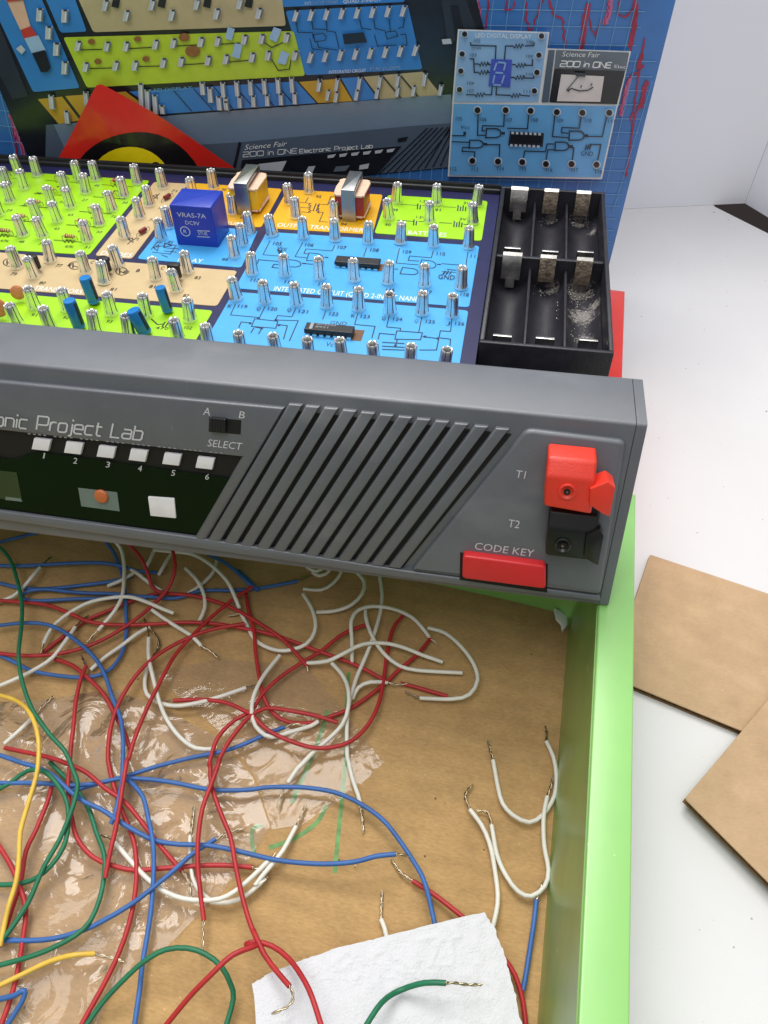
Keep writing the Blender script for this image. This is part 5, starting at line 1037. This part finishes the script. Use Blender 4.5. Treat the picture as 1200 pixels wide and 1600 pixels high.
# white
W('white', 'A 530,70 565,110 582,180 580,270 570,340 540,400 500,450 460,495', 0.55, 'white wire dropping from the kit and bending left', b1='A 435,520 410,552', h0=0.9)
W('white', 'A 205,560 240,490 300,430 400,370 500,345 600,338 680,360 760,395 810,415', 0.7, 'white wire arched over the red and blue wires', b0='A 195,600')
W('white', 'A 600,200 650,230 700,270 760,310', 0.35, 'short white wire where the blue and red wires meet')
W('white', 'A -30,765 80,720 180,670 250,620 310,540 350,480', 0.5, 'white wire slanting up from the left edge above the bag', b1='A 385,450 415,425')
W('white', 'A 425,680 490,620 560,570 640,510 700,480', 0.3, 'short straight white wire below the arched white wire', b1='A 745,545 735,600')
W('white', 'A 710,395 760,430 830,475 900,520 945,565', 0.5, 'white wire ending in a long thin straight tip', b1='A 985,590 1020,620')
W('white', 'A 870,205 920,255 955,320 960,390 935,450', 0.45, 'small white wire bent like a hook under the window', b1='A 900,456 880,458')
W('white', 'A 720,115 800,125 900,140 990,190 1060,260 1095,330 1120,395', 0.6, 'white wire curving right from the kit to the grille', h0=0.9)
W('white', 'A 730,100 700,170 685,200', 0.45, 'very short white wire at the lower kit edge')
W('white', 'A 800,140 770,190 745,235', 0.3, 'very short white wire next to the red bundle')
W('white', 'A 1015,165 1000,220 940,280 880,320', 0.2, 'short white wire under the curving white wire')
W('white', 'A 505,285 560,262 625,225', 0.4, 'short white wire crossing the first blue wire')
W('white', 'B 330,290 360,340 378,400 375,450 340,500 260,525 190,515 130,480 95,420 70,370', 0.4, 'white wire curled in a U left of the grille wires', b1='B 45,375 20,380')
W('white', 'B 385,362 460,358 530,335 575,290 585,240 545,190', 0.4, 'white wire curving up to the grille from the U wire')
W('white', 'B 650,215 658,290 650,370 630,450 600,530 560,620 540,680 520,760 512,860 515,960 D 395,15 410,90 430,150 440,195', 0.35, 'long white wire reaching down from the grille to cardboard', b1='D 446,240 450,290')
W('white', 'B 590,350 595,400 620,470 660,530 720,580 800,605 990,620', 0.45, 'white wire swinging right to a blunt end inside the loop')
W('white', 'B 345,578 430,568 500,535 580,498 680,495 760,515 830,545 910,573', 0.65, 'white wire curving over the red wires to a frayed end', b1='B 900,560')
W('white', 'B 535,580 535,490 530,400 560,355 620,340 700,350 780,385 830,435 855,470', 0.5, 'white wire bent like an arch at the right', b1='B 875,485 890,498')
W('white', 'B 850,428 920,450 990,510 1040,580 1055,650 1020,710 950,728 820,720', 0.45, 'white wire looped widest at the far right', b1='B 790,712 755,695')
W('white', 'B 450,575 490,620 515,680 518,760 495,830 440,890 370,950 310,1010 D 245,5 200,50 165,105', 0.6, 'white wire hanging in a long bow across the red U', b1='D 145,140 127,200')
W('white', 'B 680,655 610,655 560,680 535,730', 0.4, 'short bent white wire at the crossing of the red wires')
W('white', 'B 230,545 160,640 120,730 120,810 150,860 200,885 280,865 360,840 390,820', 0.6, 'white wire looped round the red wires above the bag')
W('white', 'A 700,530 700,620 720,720 750,830 790,920 850,1000 920,1050 1000,1055', 0.55, 'white wire falling to a long curve on the smooth bag', b0='A 690,480 675,440')
W('white', 'A 700,640 680,720 690,790 740,830 820,850 920,838 1020,810 1150,765', 0.4, 'white wire turning right along the red wire with a dark tip', b0='A 735,590 745,545', b1='A 1175,758 1200,755')
W('white', 'A 25,1025 100,960 150,910', 0.35, 'short white wire at left edge beside the yellow wire', b1='A 200,850 250,805')
W('white', 'A -30,370 60,335 110,290 150,240 185,200', 0.5, 'white wire with a fine dark tip near the green wire top', b1='A 215,170 240,150')
W('white', 'C 515,395 580,470 660,555 740,615 820,645 900,652 980,645 1050,610 1130,540 1200,470', 0.6, 'white wire sagging across the bag in a broad bow', b0='C 490,370 440,355', b1='C 1230,440')
W('white', 'C 940,655 1020,655 1100,620 1180,550 D 45,485 100,420 150,360 200,268', 0.35, 'white wire rising right from the bag edge to a straight tip', b1='D 235,185')
W('white', 'C 850,360 850,450 860,540 890,600 935,640', 0.3, 'thin white wire hanging between two red wires', b0='C 858,300 865,230', r=0.062)
W('white', 'D 515,615 530,650 545,710', 0.15, 'white stub poking out above the paper towel', b0='D 518,560 520,510', h1=0.3)
W('white', 'E 205,935 235,1000 247,1080 237,1170 190,1250 130,1283 60,1250 15,1200 D 955,120 935,20', 0.2, 'white wire bent in a U next to the green wall', b0='E 205,900 200,870', b1='D 926,-20 918,-55')
W('white', 'D 1140,155 1128,230 1130,340 1145,430 1130,490 1080,528 1030,510 985,450 950,370 930,262', 0.3, 'white wire bent in a lower U touching the green wall', b0='D 1155,110 1162,80', b1='D 915,215 875,208')
W('white', 'D 850,205 890,260 920,330 940,420 955,520 950,590 930,670', 0.35, 'white wire reaching up from the towel corner to a twisted tip', b0='D 832,160 838,135 862,112')
W('white', 'B 330,268 400,272 450,245 485,200 470,178 420,180 385,195 350,180 345,170 400,170 440,195 400,215 370,200', 0.25, 'white wire knotted in a small tangle under the grille', r=0.07)
# green
W('green', 'A -30,80 45,160 78,260 100,370 95,480 85,600 100,720 150,860 230,970 310,1060 C 330,75 346,130 325,230 265,375 190,500 120,660 30,800 -20,860', 1.1, 'long dark green wire over the other wires at left')
W('green', 'C -30,578 90,572 170,545 235,490 285,410 305,310 300,210 265,140 200,75 120,70 50,120 -30,165', 0.75, 'green wire looped at the left edge of the bag')
W('green', 'C 220,30 330,150 390,240 430,340 470,440 468,540 445,640 400,740 330,810 200,880 80,920 -30,945', 0.6, 'green wire with worn pale patch curving across the bag')
W('green', 'C 370,1230 450,1110 540,1010 640,920 740,865 840,858 920,885 990,940 1030,1020 1040,1090 1000,1230', 1.0, 'green wire arched in a hoop left of the paper towel', h0=0.3, h1=0.3)
W('green', 'D 440,1050 520,930 590,880 680,852 760,852', 2.5, 'green wire lying on top of the paper towel', b1='D 790,853 840,860 895,860', h0=2.0, h1=1.8)
# yellow
W('yellow', 'A -30,790 60,820 120,860 160,920 180,1000 180,1100 C 160,100 125,220 90,340 85,440 75,560 40,680 10,810 0,850', 1.25, 'yellow wire bent down over the left of the bag')
W('yellow', 'C -30,1040 100,975 220,920 330,893 420,887', 0.7, 'yellow wire with twisted bare end near the bottom left', b1='C 500,905 550,920')
